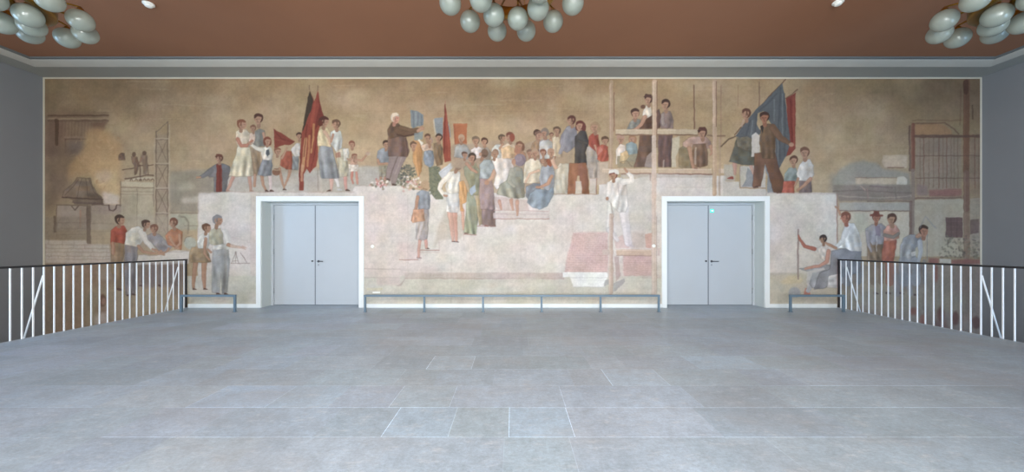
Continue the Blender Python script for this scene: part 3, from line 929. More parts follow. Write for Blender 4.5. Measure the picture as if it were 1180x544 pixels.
# ---- the workers at the table
T(50, 250, 5.9)
B((176, 160, 138), 545, -10, 860, 210, .55, 2)
B((150, 132, 112), 15, 0, 290, 155, .6, 1); S((94, 74, 62), [(80, 0), (80, 100)], 16, .6)
for y in (40, 80, 120): S((126, 106, 90), [(95, y), (290, y)], 4, .4)
B((180, 160, 128), 325, -20, 545, 180, .5, 1)
for y in (45, 100, 150): S((140, 120, 98), [(325, y), (480, y)], 4, .45)
S((120, 100, 84), [(310, -30), (310, 180)], 30, .5)
# courses of dressed stone
P((200, 182, 164), [(15, 158), (290, 160), (300, 184), (450, 186), (465, 320), (15, 320)], 1, soft=.4)
for y in (190, 215, 240, 268, 288): S((158, 136, 120), [(15, y-2), (460, y+2)], 4.5, .6)
rr = random.Random(3)
for y in (176, 203, 228, 255, 278):
    x = rr.uniform(20, 90)
    while x < 450:
        S((160, 138, 122), [(x, y-11), (x, y+11)], 4, .5); x += rr.uniform(60, 120)
B((196, 176, 156), 20, 282, 150, 312, .6)
# lower ground, seen past the railing, down to the stair
P((150, 122, 98), [(15, 318), (470, 318), (960, 320), (960, 640), (970, 640), (970, 910), (15, 910)], 1, soft=1)
P((168, 150, 118), [(300, 470), (960, 440), (1000, 620), (500, 720), (300, 760)], .7, soft=5)
P((124, 112, 100), [(15, 330), (90, 330), (110, 700), (15, 880)], .55, soft=5)
for i in range(70):
    x, y = rr.uniform(15, 960), rr.uniform(330, 880)
    S(rr.choice([(132, 108, 88), (172, 146, 116), (120, 116, 98), (160, 128, 104)]), [(x, y), (x+rr.uniform(-4, 4), y+rr.uniform(40, 120))], rr.uniform(8, 24), .28)
P((176, 176, 160), [(110, 330), (170, 330), (165, 500), (115, 500)], .25, soft=3)
B((176, 164, 144), 370, 330, 470, 430, .5, 2)
E((110, 74, 58), 405, 570, 26, 44, 0, .85, .5); E((178, 134, 112), 412, 575, 14, 26, 0, .7, .5)
P((206, 182, 170), [(345, 690), (385, 650), (430, 640), (440, 740), (350, 760)], .7, soft=1.5)
P((140, 92, 78), [(350, 600), (440, 610), (440, 650), (352, 650)], .4, soft=2)
# man in a red shirt, seen from the side
limb([(500, 290), (505, 400), (512, 480)], [60, 46, 34], (128, 102, 78)); foot(510, 492, 26, 1)
cloth((150, 122, 92), [(468, 165), (548, 172), (552, 250), (535, 330), (528, 470), (500, 480), (496, 340), (482, 400), (466, 380), (462, 270)], 2)
cloth((178, 78, 58), [(462, 92), (492, 64), (548, 58), (566, 90), (572, 140), (552, 182), (500, 175), (456, 168)], 2)
head(524, 22, 34, 1, (84, 58, 46))
limb([(478, 110), (470, 170), (478, 240)], [30, 26, 18], (176, 80, 60)); limb([(472, 180), (476, 250)], 20)
# stooping man in a shirt and grey trousers
cloth((138, 128, 126), [(556, 186), (642, 198), (640, 300), (632, 470), (622, 532), (562, 532), (552, 380)], 4)
cloth((206, 196, 178), [(560, 108), (600, 76), (646, 62), (690, 84), (700, 130), (668, 176), (640, 205), (556, 190)], 3, vert=False)
limb([(668, 100), (706, 168), (752, 225)], [46, 40, 26], (208, 198, 182)); limb([(745, 222), (790, 238)], 16)
limb([(646, 200), (680, 238), (762, 250)], [20, 18, 14])
head(700, 50, 30, 1, (92, 62, 48))
# man in grey, leaning in
cloth((146, 138, 136), [(706, 128), (742, 108), (792, 118), (842, 175), (870, 210), (800, 248), (760, 200), (716, 160)], 3)
limb([(820, 170), (862, 205), (812, 248)], [30, 26, 16], (150, 142, 140)); head(752, 80, 30, -.6, (150, 92, 66))
# woman in rust
cloth((186, 118, 84), [(828, 130), (866, 86), (908, 80), (946, 100), (944, 180), (936, 224), (888, 205), (850, 190)], 3)
limb([(860, 140), (888, 190), (920, 216)], [20, 16, 12]); limb([(925, 120), (932, 180), (898, 212)], [20, 18, 12]); head(884, 40, 32, -.7, (140, 80, 56))
# table top with the plan
P((212, 198, 184), [(645, 256), (770, 262), (850, 236), (905, 226), (995, 232), (988, 320), (640, 325)], 1)
S((150, 126, 112), [(645, 258), (770, 264), (850, 238), (990, 233)], 5, .6)
for a in ([(780, 244), (800, 230), (815, 246)], [(800, 248), (826, 240)], [(840, 236), (856, 214)], [(780, 250), (820, 256)]): limb(a, 13)
# legs and dark under the table
B((126, 110, 104), 640, 318, 945, 470, .55, 2); P((96, 84, 84), [(860, 320), (945, 320), (940, 543), (880, 543)], .5, soft=3)
for x in (680, 745, 800, 860): S((110, 102, 106), [(x, 320), (x-4, 470)], 22, .5)
for x, y in ((520, 500), (575, 535), (612, 530), (660, 468), (790, 470)): foot(x, y, 20, 1, (90, 64, 58))
E((176, 178, 162), 1000, 178, 44, 42, 0, .8, .5); S((112, 96, 84), [(958, 170), (975, 138), (1010, 128)], 4, .6)
S((120, 100, 84), [(960, 60), (1050, 62)], 5, .5); S((124, 108, 92), [(925, -10), (960, 0), (985, 40), (985, 110)], 12, .4)
# boy in brown shorts
B((206, 186, 174), 1050, 0, 1180, 500, .2)
limb([(1036, 308), (1024, 400), (1020, 478)], [36, 28, 20]); limb([(1096, 308), (1092, 400), (1096, 478)], [38, 30, 20])
foot(1022, 495, 24, 1, (110, 78, 66)); foot(1098, 492, 24, 1, (110, 78, 66))
cloth((166, 138, 104), [(1012, 206), (1100, 206), (1128, 250), (1142, 306), (1070, 312), (1000, 308), (996, 260)], 3)
cloth((214, 210, 198), [(1062, 132), (1090, 112), (1126, 118), (1136, 170), (1118, 214), (1056, 214), (1048, 170)], 2)
limb([(1104, 150), (1096, 250), (1130, 290)], [22, 18, 14]); head(1112, 76, 31, .9, (128, 78, 52))
limb([(1120, 220), (1140, 240)], 14)
T(200, 220, 5.9)
# old man in a waistcoat, arm stretched over the sketch
cloth((166, 166, 164), [(268, 396), (374, 396), (382, 470), (374, 600), (368, 690), (330, 700), (322, 560), (312, 700), (262, 690), (262, 560)], 4)
foot(300, 704, 22, 1); foot(352, 704, 24, 1)
limb([(350, 280), (372, 330), (368, 380)], [44, 42, 34], (214, 210, 198))
cloth((176, 168, 142), [(246, 276), (282, 252), (322, 254), (336, 300), (338, 372), (276, 378), (244, 350)], 2)
cloth((214, 208, 196), [(268, 370), (356, 360), (364, 392), (270, 404)], 1)
limb([(372, 366), (420, 382), (478, 386)], [24, 20, 15]); S(SKIN, [(470, 376), (494, 388)], 8); S(SKIN, [(466, 392), (490, 398)], 7)
head(302, 200, 36, .9, (150, 148, 150))
P((224, 210, 198), [(388, 318), (520, 300), (524, 505), (386, 505)], .5)
for a in ([(392, 492), (412, 450), (424, 415), (432, 450), (446, 492)], [(402, 478), (440, 478)], [(452, 420), (478, 452), (500, 486)], [(424, 414), (424, 492)], [(388, 494), (520, 492)], [(466, 440), (490, 470)]): S((134, 112, 104), a, 4, .7)
S((190, 168, 156), [(395, 312), (520, 350)], 4, .4)

# ================================================================== left group on the roof edge
T(240, 140, 5.9, GL)
# man with a cap and stretched arm
cloth((112, 110, 112), [(-20, 345), (10, 320), (44, 300), (66, 288), (100, 286), (148, 308), (152, 340), (132, 400), (124, 478), (40, 478), (42, 380), (6, 376)], 2)
limb([(20, 336), (-30, 368), (-58, 378)], [34, 26, 18], (112, 110, 112)); limb([(-55, 378), (-76, 380)], 14)
P((124, 54, 44), [(58, 292), (92, 292), (96, 478), (54, 478)], .95); S((92, 40, 34), [(80, 300), (82, 478)], 6, .6)
head(74, 252, 27, -.6, (112, 64, 48), cap=(108, 62, 48))
# woman in a dark vest behind
cloth((150, 126, 98), [(286, 182), (350, 190), (352, 300), (330, 372), (296, 366)], 2); limb([(318, 365), (316, 440)], 18)
cloth((122, 122, 114), [(318, 66), (350, 50), (384, 60), (392, 120), (384, 170), (308, 172), (304, 110)], 2)
limb([(376, 80), (386, 130)], 16); head(340, -16, 36, -.3, (94, 52, 40))
# woman in a cream dress with a child on her arm
limb([(170, 376), (150, 430), (132, 466)], [26, 20, 14], (190, 142, 120)); foot(130, 474, 22, 1, (170, 130, 112))
limb([(280, 370), (288, 430), (290, 466)], [26, 20, 14], (190, 142, 120)); foot(290, 474, 22, 1, (170, 130, 112))
cloth((212, 200, 168), [(198, 165), (284, 176), (298, 270), (306, 368), (250, 374), (196, 374), (140, 368), (162, 300), (186, 230)], 6)
cloth((208, 192, 164), [(190, 68), (218, 50), (262, 56), (286, 90), (284, 172), (200, 170), (188, 120)], 2)
head(230, 20, 34, .8, (158, 84, 54))
cloth((214, 186, 166), [(282, 80), (316, 70), (322, 110), (308, 150), (276, 140)], 1); head(304, 46, 24, -.5, (158, 98, 70))
limb([(202, 122), (222, 164), (262, 166), (300, 130)], [26, 22, 20, 14], (178, 116, 92))
# girl pointing
limb([(366, 370), (372, 430), (392, 468)], [24, 18, 12]); limb([(420, 370), (424, 420), (424, 468)], [24, 20, 16], (212, 190, 182)); foot(396, 474, 22, 1); foot(428, 474, 22, 1)
cloth((124, 130, 136), [(372, 250), (434, 252), (436, 310), (430, 366), (388, 372), (338, 364), (352, 300)], 4)
cloth((212, 204, 186), [(366, 182), (396, 172), (430, 178), (442, 220), (436, 262), (372, 262), (362, 220)], 2)
limb([(374, 196), (330, 182), (290, 156)], [26, 22, 18], (210, 200, 180)); limb([(290, 156), (276, 146)], 12)
P((70, 82, 94), [(396, 196), (414, 192), (418, 226), (404, 240), (394, 222)])
head(404, 134, 28, .2, (150, 70, 46), style='long')
# pennant and the running child
P((132, 58, 46), [(446, 50), (592, 136), (560, 160), (520, 158), (452, 182)]); S((98, 42, 36), [(450, 60), (500, 120), (580, 138)], 8, .5); S((150, 74, 56), [(452, 120), (520, 140)], 8, .5); S((170, 150, 120), [(444, 44), (446, 330)], 4, .6)
limb([(560, 318), (548, 370), (524, 436)], [26, 18, 12]); limb([(486, 320), (500, 390), (516, 452)], [20, 16, 12]); foot(514, 466, 20, 1)
cloth((168, 82, 58), [(496, 236), (530, 200), (566, 202), (576, 260), (578, 328), (534, 326), (488, 296)], 2)
limb([(500, 250), (528, 200), (536, 180)], [16, 12, 10]); head(474, 204, 26, .5, (160, 90, 64)); E((130, 86, 62), 465, 344, 28, 26, 0, .9); S((190, 160, 124), [(442, 330), (488, 330)], 8, .7)
# person in white behind
cloth((128, 132, 132), [(574, 236), (616, 234), (612, 330), (572, 328)], 2)
cloth((210, 202, 186), [(562, 190), (600, 148), (624, 150), (626, 236), (590, 240), (572, 214)], 1); head(618, 100, 24, -.4, (90, 58, 46))
# big furled flags: dark, red and gold
S((110, 84, 62), [(688, -246), (690, -215)], 6, .8); S((110, 80, 60), [(744, -240), (744, -210)], 5, .8)
P((146, 62, 48), [(690, -210), (722, -136), (744, -212), (764, -110), (790, -16), (756, 40), (744, 100), (748, 240), (734, 306), (690, 352), (668, 320), (652, 360), (646, 470), (620, 470), (618, 360), (628, 180), (640, 60)])
P((64, 52, 42), [(690, -210), (716, -138), (702, -80), (676, -20), (660, 20), (650, 60), (640, 70), (652, -20), (668, -110)])
P((108, 44, 38), [(744, -206), (754, -100), (736, -20), (724, 60), (740, 40), (770, -30), (790, -18), (764, -112)], .7)
P((176, 74, 54), [(722, -134), (736, -160), (726, -40), (706, 40), (690, 40), (706, -60)], .6)
for a, c, w in (([(718, 20), (712, 120), (700, 210)], (208, 146, 84), 14), ([(690, 100), (682, 200), (676, 300)], (206, 132, 80), 16), ([(664, 120), (652, 240), (640, 330)], (214, 158, 98), 22), ([(640, 300), (636, 400)], (206, 150, 112), 16)): S(c, a, w, .75)
for a in ([(672, 20), (660, 160), (650, 240)], [(740, 100), (724, 220), (700, 330)], [(704, 60), (700, 180)], [(628, 220), (626, 380)]): S((98, 38, 34), a, 7, .6)
# woman in a yellow blouse and long blue skirt
limb([(836, 380), (838, 430), (838, 466)], [28, 22, 16], (212, 166, 150)); limb([(868, 380), (884, 440)], [26, 20], (216, 210, 206)); foot(826, 472, 24, -1); foot(888, 468, 26, 1, (200, 196, 196))
cloth((140, 144, 148), [(764, 164), (838, 168), (858, 240), (890, 382), (832, 388), (768, 386), (756, 300), (750, 220)], 6)
cloth((214, 192, 150), [(752, 66), (782, 40), (812, 44), (830, 90), (834, 176), (788, 166), (744, 168), (740, 110)], 2)
limb([(790, 72), (818, 110), (830, 150)], [26, 20, 16], (206, 164, 134)); S((206, 190, 172), [(764, 390), (770, 470)], 16, .5); S((120, 98, 88), [(746, 330), (748, 470)], 4, .6)
head(790, 2, 34, .7, (100, 48, 38)); E((100, 48, 38), 762, 12, 16, 22)
# man in a pale shirt beside her, long pale coat
limb([(930, 370), (936, 460)], [24, 18], (206, 150, 136)); foot(944, 470, 26, 1)
cloth((196, 184, 156), [(868, 196), (930, 176), (948, 280), (952, 372), (896, 378), (880, 280)], 4)
cloth((196, 198, 188), [(832, 76), (866, 52), (898, 66), (912, 120), (908, 178), (870, 204), (838, 160)], 2)
head(868, 18, 32, -.6, (126, 86, 62)); limb([(850, 90), (836, 140)], 14); P((168, 104, 84), [(866, 214), (900, 206), (902, 244), (870, 250)], .7)
S((104, 84, 84), [(892, 140), (886, 290), (880, 380)], 5, .4)
# boy in white next to a child lifting its arms
T(400, 170, 8.43)
cloth((216, 208, 192), [(-36, 14), (10, 8), (22, 60), (14, 130), (-30, 130)], 1)
limb([(50, 226), (46, 300), (60, 350)], [26, 20, 14], (196, 122, 104)); limb([(90, 226), (96, 300), (100, 350)], [26, 20, 14], (200, 136, 116))
cloth((220, 206, 186), [(12, 160), (110, 168), (118, 234), (66, 230), (14, 234)], 2)
cloth((204, 158, 130), [(40, 100), (96, 100), (104, 168), (30, 166)], 0); limb([(100, 120), (140, 130), (184, 80), (200, 56)], [20, 20, 16, 12]); limb([(44, 110), (20, 126), (4, 110)], [18, 16, 12]); E(SKIN, 204, 54, 16)
head(74, 92, 32, .3, (170, 100, 72)); head(46, -30, 36, -.2, (166, 90, 66))
E((196, 188, 172), 205, 60, 22, 18, 0, .4)
S((186, 186, 174), [(120, 200), (220, 190), (300, 192)], 10, .3)
# schoolboy with folded arms
limb([(330, 270), (326, 340)], 26); limb([(372, 270), (370, 340)], 26)
cloth((152, 144, 122), [(310, 180), (394, 180), (390, 284), (350, 284), (318, 284)], 2)
cloth((134, 146, 158), [(300, 34), (340, 8), (392, 10), (410, 70), (404, 160), (296, 164), (290, 90)], 3)
limb([(298, 120), (310, 158), (396, 156)], [24, 24, 20]); head(380, -30, 40, 0, (84, 58, 44))
# bank of leaves
rnd = random.Random(21)
for i in range(150):
    a, q = rnd.random()*2*PI, math.sqrt(rnd.random()); x, y = 560+115*q*math.cos(a), 268+105*q*math.sin(a)
    E(rnd.choice([(92, 92, 80), (112, 112, 92), (84, 84, 82), (128, 120, 96)]), x, y, rnd.uniform(9, 20), rnd.uniform(5, 9), rnd.uniform(0, 180), .8)
P((112, 116, 92), [(790, 190), (870, 176), (905, 230), (920, 320), (935, 500), (860, 505), (810, 440), (800, 320)], .95); S((140, 140, 108), [(830, 210), (850, 480)], 22, .5)
for i in range(70): x, y = rnd.uniform(795, 910), rnd.uniform(190, 480); E(rnd.choice([(92, 96, 78), (132, 132, 100), (104, 110, 96)]), x, y, 14, 6, rnd.uniform(0, 180), .6)
for i in range(120):
    x, y = (rnd.gauss(335, 55), rnd.gauss(345, 24)) if i % 2 else (rnd.gauss(620, 50), rnd.gauss(350, 34))
    E(rnd.choice([(214, 170, 160), (226, 206, 190), (186, 110, 104), (150, 134, 108), (206, 150, 130), (122, 116, 96), (232, 222, 206)]), x, y, rnd.uniform(8, 16), rnd.uniform(7, 13), 0, .85)
# the conductor: trousers, long coat, white hair, both arms forward
T(400, 110, 8.43)
limb([(470, 590), (430, 690), (392, 800)], [80, 66, 40], (134, 112, 104)); limb([(540, 590), (486, 700), (452, 850)], [78, 62, 40], (142, 122, 116))
P((150, 130, 124), [(412, 580), (566, 578), (530, 680), (470, 830), (430, 840), (376, 790)], .9); S((104, 86, 84), [(490, 600), (430, 760), (410, 830)], 12, .7); S((172, 154, 146), [(530, 600), (470, 760)], 14, .5)
foot(452, 872, 34, 1, (84, 66, 58)); foot(396, 820, 30, 1, (84, 66, 58))
cloth((120, 92, 80), [(404, 330), (450, 290), (520, 330), (560, 400), (588, 450), (604, 540), (584, 596), (500, 590), (402, 590), (396, 440)], 4)
cloth((96, 72, 56), [(424, 268), (462, 252), (500, 272), (540, 310), (580, 400), (500, 400), (410, 420), (394, 340)], 2)
limb([(500, 340), (590, 370), (680, 358)], [84, 66, 44], (104, 76, 58)); limb([(520, 310), (610, 338), (688, 330)], [40, 36, 30], (112, 84, 62))
S((64, 46, 40), [(480, 380), (560, 398), (690, 372)], 10, .7); S((70, 50, 44), [(572, 400), (590, 580)], 10, .6)
limb([(690, 342), (716, 322), (742, 318)], [34, 30, 16]); S(SKIN, [(716, 306), (734, 290)], 12); S(SKIN, [(724, 330), (746, 334)], 10)
head(468, 224, 46, .8, (220, 196, 170), (206, 142, 118)); P((226, 206, 180), [(430, 200), (440, 172), (480, 166), (506, 186), (480, 200), (446, 214), (440, 244), (428, 234)])
# blue flags, red spire, red banner behind the singers
P((112, 132, 142), [(612, 140), (672, 150), (742, 186), (740, 290), (712, 300), (690, 300), (640, 320), (622, 300)]); 
for a in ([(640, 150), (648, 310)], [(690, 170), (688, 290)], [(722, 186), (724, 290)]): S((86, 102, 114), a, 10, .55)
S((150, 164, 168), [(664, 160), (668, 300)], 10, .5); P((126, 146, 152), [(650, 370), (742, 350), (736, 430), (700, 430), (650, 440)], .8)
P((132, 146, 152), [(846, 226), (930, 214), (930, 400), (870, 400), (856, 320)]); S((206, 196, 174), [(842, 240), (856, 380)], 14, .6); P((136, 142, 142), [(975, 240), (1000, 330), (1010, 420), (980, 380)], .8)
P((152, 66, 50), [(952, 72), (968, 180), (986, 330), (1004, 470), (1010, 640), (944, 650), (928, 460), (930, 360), (944, 200)]); S((106, 42, 36), [(952, 90), (950, 300), (942, 560)], 12, .6); S((186, 90, 66), [(960, 180), (980, 420), (990, 600)], 12, .5); S((180, 110, 86), [(953, 50), (953, 84)], 6, .7)
P((182, 100, 62), [(1034, 274), (1166, 274), (1160, 480), (1044, 486)]); S((150, 72, 48), [(1040, 290), (1048, 470)], 14, .5); S((200, 122, 80), [(1060, 280), (1150, 280)], 8, .6)
# sheet of music
P((224, 218, 202), [(664, 460), (696, 426), (744, 462), (724, 500), (676, 496)]); S((172, 170, 164), [(672, 470), (690, 494), (724, 498)], 5, .6); limb([(640, 500), (668, 492)], 20)
# singers in the first rank
T(400, 170, 8.43, GC)
cloth((196, 138, 84), [(640, -70), (700, -60), (726, 0), (728, 120), (724, 230), (690, 292), (668, 200), (640, 130)], 4)
cloth((124, 100, 76), [(846, -40), (900, -50), (930, 10), (926, 170), (870, 180), (848, 80)], 3)
cloth((120, 142, 164), [(748, 44), (784, 24), (836, 36), (846, 100), (834, 170), (806, 190), (756, 164), (742, 110)], 2)
cloth((206, 176, 152), [(720, -20), (780, -40), (830, -10), (836, 30), (790, 26), (740, 40)], 1)
head(800, -58, 40, -.4, (188, 146, 120)); head(780, -96, 34, -.3, (124, 80, 58)); head(888, -96, 40, -.5, (84, 60, 48)); head(646, -20, 36, .3, (126, 88, 64)); head(668, -104, 0.1)
cloth((160, 152, 140), [(1040, -20), (1096, -40), (1180, -20), (1180, 60), (1040, 60)], 1)
# fair-haired girl with her back turned, basket bag
head(758, 372, 52, 2, (208, 164, 116))
T(440, 220, 5.9)
foot(248, 456, 26, 1, (150, 130, 128)); foot(306, 392, 22, 1)
limb([(262, 320), (252, 400), (250, 448)], [24, 18, 14], (200, 152, 136)); limb([(298, 320), (304, 385)], [24, 16], (204, 150, 136))
cloth((172, 160, 154), [(250, 120), (320, 122), (318, 200), (312, 328), (278, 334), (232, 330), (232, 240)], 4)
for i in range(5): S((204, 196, 192), [(206+i*8, 215), (196+i*10, 340)], 4, .5)
cloth((128, 142, 156), [(236, 14), (272, -8), (318, 4), (330, 60), (324, 124), (252, 124), (240, 70)], 3)
limb([(244, 40), (236, 110), (214, 170), (206, 200)], [22, 20, 16, 14]); cloth((206, 152, 116), [(212, 128), (286, 124), (292, 204), (208, 216)], 2)
# cast shade on the plaster painted by the artist
P((184, 170, 152), [(436, 128), (560, 180), (560, 300), (520, 330), (392, 332), (346, 404), (380, 250)], .6, soft=.8)
# boy in white with a hand on the hip
foot(484, 346, 20, 1, (90, 70, 66)); foot(508, 346, 18, 1, (90, 70, 66))
limb([(462, 130), (472, 230), (484, 336)], [36, 28, 16], (206, 158, 140)); limb([(494, 130), (500, 230), (506, 336)], [34, 28, 16], (196, 146, 128))
cloth((206, 202, 196), [(444, 20), (520, 4), (526, 90), (518, 150), (480, 146), (438, 142)], 3)
T(400, 170, 8.43)
P((190, 194, 198), [(888, 244), (950, 190), (1012, 148), (1034, 190), (980, 250), (924, 302)], .95); S((150, 156, 164), [(900, 250), (1020, 170)], 8, .5)
cloth((222, 212, 194), [(1000, 240), (1050, 226), (1096, 240), (1100, 330), (1092, 444), (1010, 450), (972, 440), (950, 380)], 4)
limb([(1000, 260), (910, 350), (898, 400), (944, 470)], [50, 44, 40, 30], (222, 212, 196)); limb([(944, 466), (970, 470)], 18)
head(1082, 178, 44, 2, (150, 104, 76)); head(1048, 96, 32, -.4, (206, 146, 104)); head(1160, 100, 40, .3, (92, 64, 48))
# ---- robes coming down the steps
T(440, 220, 5.9)
limb([(548, 130), (556, 260)], [24, 14], (206, 160, 136))
cloth((214, 154, 92), [(528, -60), (556, -70), (580, 0), (574, 76), (548, 90), (556, 142), (534, 140), (524, 40)], 3)
P((130, 158, 182), [(592, -10), (622, -20), (630, 30), (600, 40)])
cloth((156, 158, 128), [(580, 10), (620, 20), (642, 80), (656, 190), (640, 296), (606, 292), (556, 286), (572, 160)], 5)
cloth((172, 152, 116), [(624, -40), (672, -40), (690, 80), (690, 224), (664, 236), (646, 120)], 3)
cloth((136, 114, 108), [(660, -80), (742, -80), (762, 60), (774, 240), (726, 238), (684, 232), (676, 100)], 5)
foot(570, 292, 22, 1, (120, 96, 84)); foot(706, 242, 22, 1, (140, 92, 80))
for a in ([(120, 468), (246, 468)], [(262, 403), (388, 403)], [(556, 296), (642, 300)], [(654, 240), (772, 240)], [(760, 190), (1136, 190)]): S((156, 110, 100), a, 6, .75)
for a in ([(262, 418), (388, 418)],): S((190, 164, 152), a, 5, .6)
for a in ([(262, 403), (262, 470)], [(390, 335), (390, 403)], [(556, 296), (556, 335)], [(1136, 120), (1136, 190)]): S((186, 156, 146), a, 4, .55)
P((210, 186, 178), [(110, 350), (235, 360), (238, 462), (118, 462)], .45, soft=1.5)
P((206, 190, 182), [(756, 150), (1136, 140), (1134, 188), (758, 188)], .8)
S((176, 130, 120), [(760, 132), (1130, 138)], 5, .6); S((180, 150, 142), [(760, 158), (1130, 160)], 4, .5)
P((188, 160, 148), [(760, 40), (990, 60), (1000, 130), (800, 132), (760, 100)], .55)
for a in ([(800, 70), (812, 124)], [(880, 60), (892, 130)], [(920, 70), (924, 168)]): limb(a, [22, 12], (190, 144, 122))

# ---- the seated and standing crowd
T(520, 110, 8.43)
P((170, 146, 120), [(0, 480), (200, 470), (400, 440), (560, 440), (700, 480), (860, 420), (1100, 440), (1180, 480), (1180, 880), (980, 900), (400, 900), (280, 760), (0, 700)], .9, soft=1)
cloth((160, 158, 150), [(40, 500), (90, 470), (150, 490), (184, 543), (180, 620), (30, 600)], 2)
head(96, 420, 38, -.4, (206, 164, 124)); head(160, 430, 0.1)
cloth((204, 190, 180), [(190, 530), (240, 494), (300, 510), (340, 600), (200, 620)], 2); cloth((140, 128, 116), [(300, 510), (350, 500), (390, 560), (370, 640), (310, 640)], 1)
head(238, 440, 42, -.3, (140, 110, 84)); head(322, 446, 38, -.4, (96, 62, 48))
cloth((194, 194, 184), [(392, 520), (440, 476), (500, 480), (510, 600), (390, 620)], 2); cloth((222, 194, 164), [(486, 500), (540, 462), (610, 476), (640, 560), (600, 680), (480, 660)], 3)
head(494, 412, 34, 1, (110, 86, 64)); head(566, 402, 46, -.8, (150, 78, 58)); E((150, 74, 56), 592, 410, 26, 42)
cloth((178, 128, 96), [(610, 540), (660, 520), (720, 560), (730, 640), (620, 640)], 2); head(664, 488, 42, -.5, (146, 92, 66), style='long')
cloth((156, 124, 92), [(784, 470), (830, 430), (872, 440), (880, 600), (760, 600)], 2); head(836, 368, 36, .6, (92, 62, 48))
cloth((156, 154, 156), [(860, 450), (910, 418), (960, 430), (1002, 500), (1000, 640), (850, 640)], 3); head(908, 364, 44, -.4, (150, 128, 108))
cloth((206, 180, 150), [(980, 440), (1030, 410), (1070, 440), (1080, 600), (1000, 600)], 2); head(1028, 350, 42, -.2, (126, 94, 72)); head(968, 384, 24, -.3, (140, 90, 70))
limb([(960, 430), (1040, 480)], 20); limb([(500, 470), (470, 520)], 18)
for (x, y, r, l, h) in ((760, 560, 34, -.4, (150, 110, 86)), (720, 480, 0.1, 0, (0, 0, 0)), (860, 560, 32, .4, (128, 92, 72)), (430, 560, 34, -.4, (170, 120, 90)), (130, 580, 34, .2, (120, 84, 66)), (560, 560, 0.1, 0, (0, 0, 0)), (1000, 560, 34, -.3, (190, 140, 104))):
    if r > 1: head(x, y, r, l, h)
T(520, 170, 8.43)
# boys at the left of the steps
cloth((150, 148, 116), [(120, 200), (170, 150), (240, 150), (272, 220), (276, 340), (260, 460), (180, 470), (170, 360), (130, 270)], 4)
limb([(150, 160), (200, 210), (250, 240)], [34, 30, 22]); head(200, 100, 46, -.5, (88, 68, 52)); P((146, 172, 192), [(180, 400), (230, 360), (240, 420), (200, 470), (176, 440)])
cloth((158, 134, 128), [(280, 290), (396, 310), (414, 430), (420, 600), (286, 600), (274, 430)], 5)
cloth((150, 164, 166), [(276, 170), (320, 124), (380, 120), (440, 200), (446, 240), (410, 300), (340, 300), (276, 300)], 3)
limb([(424, 230), (400, 290), (346, 330)], [44, 34, 24], (190, 150, 124)); E(SKIN, 348, 338, 24, 26)
head(324, 56, 46, 2, (136, 98, 74)); E(SKIN, 282, 66, 14, 20)
# woman in white and pink
cloth((218, 206, 196), [(396, 130), (440, 100), (520, 100), (600, 130), (604, 200), (560, 290), (500, 360), (440, 410), (410, 360), (440, 250)], 5)
head(420, 70, 36, .2, (186, 140, 108)); cloth((220, 180, 134), [(480, 10), (560, -20), (620, 20), (610, 100), (500, 110)], 2)
# mother in a long grey-green dress, kerchief
cloth((150, 148, 130), [(576, 206), (640, 184), (690, 210), (704, 330), (712, 480), (640, 496), (540, 480), (446, 452), (470, 370), (540, 320)], 7)
limb([(590, 220), (560, 330), (610, 380)], [46, 40, 26], (160, 156, 136)); P((176, 116, 92), [(650, 70), (690, 0), (620, -20), (610, 40)], .8)
E((134, 118, 126), 668, 122, 58, 62); E((156, 142, 150), 652, 106, 34, 36, 0, .6); E(SKIN, 608, 140, 20, 32); S((104, 88, 98), [(690, 90), (716, 140), (690, 176)], 10, .5)
# cream blouse
cloth((220, 204, 174), [(716, 150), (770, 110), (850, 116), (880, 180), (870, 330), (780, 352), (700, 348), (704, 240)], 5)
head(812, 58, 40, -.3, (206, 160, 118)); limb([(850, 220), (760, 260), (720, 340)], [26, 22, 18], (214, 172, 142))
# long-haired woman in blue, seated
cloth((112, 126, 142), [(726, 380), (800, 350), (880, 350), (860, 420), (760, 520), (720, 470)], 3)
cloth((124, 152, 174), [(760, 450), (820, 410), (900, 410), (990, 350), (1004, 430), (960, 520), (930, 570), (860, 600), (790, 580), (740, 530)], 6)
cloth((148, 156, 166), [(880, 190), (930, 170), (990, 180), (1006, 250), (1000, 370), (940, 420), (870, 380), (856, 290)], 3)
limb([(976, 280), (940, 350), (850, 392)], [36, 30, 22]); E(SKIN, 840, 388, 22, 14)
head(904, 106, 50, -.8, (158, 88, 60), style='long'); P((156, 84, 58), [(900, 60), (950, 70), (984, 150), (970, 190), (936, 170), (930, 110)])
# right of her: grey skirts, brown suit
cloth((196, 184, 164), [(1010, 210), (1060, 150), (1110, 180), (1124, 320), (1118, 446), (1004, 446)], 5)
head(985, 60, 42, -.4, (190, 130, 96)); limb([(980, 100), (1004, 180), (1030, 210)], [40, 34, 24], (206, 162, 134))
T(620, 88, 5.9)
cloth((178, 176, 166), [(10, 460), (40, 430), (90, 440), (112, 520), (100, 560), (10, 560)], 2)
cloth((206, 184, 150), [(96, 420), (130, 400), (150, 440), (150, 543), (104, 543)], 1)
for (x, y, r, l, h) in ((6, 400, 26, .3, (140, 100, 78)), (42, 386, 28, -.3, (150, 128, 108)), (127, 370, 27, -.2, (122, 88, 66)), (90, 520, 28, .2, (204, 150, 110)), (35, 520, 26, -.3, (150, 90, 64))): head(x, y, r, l, h)
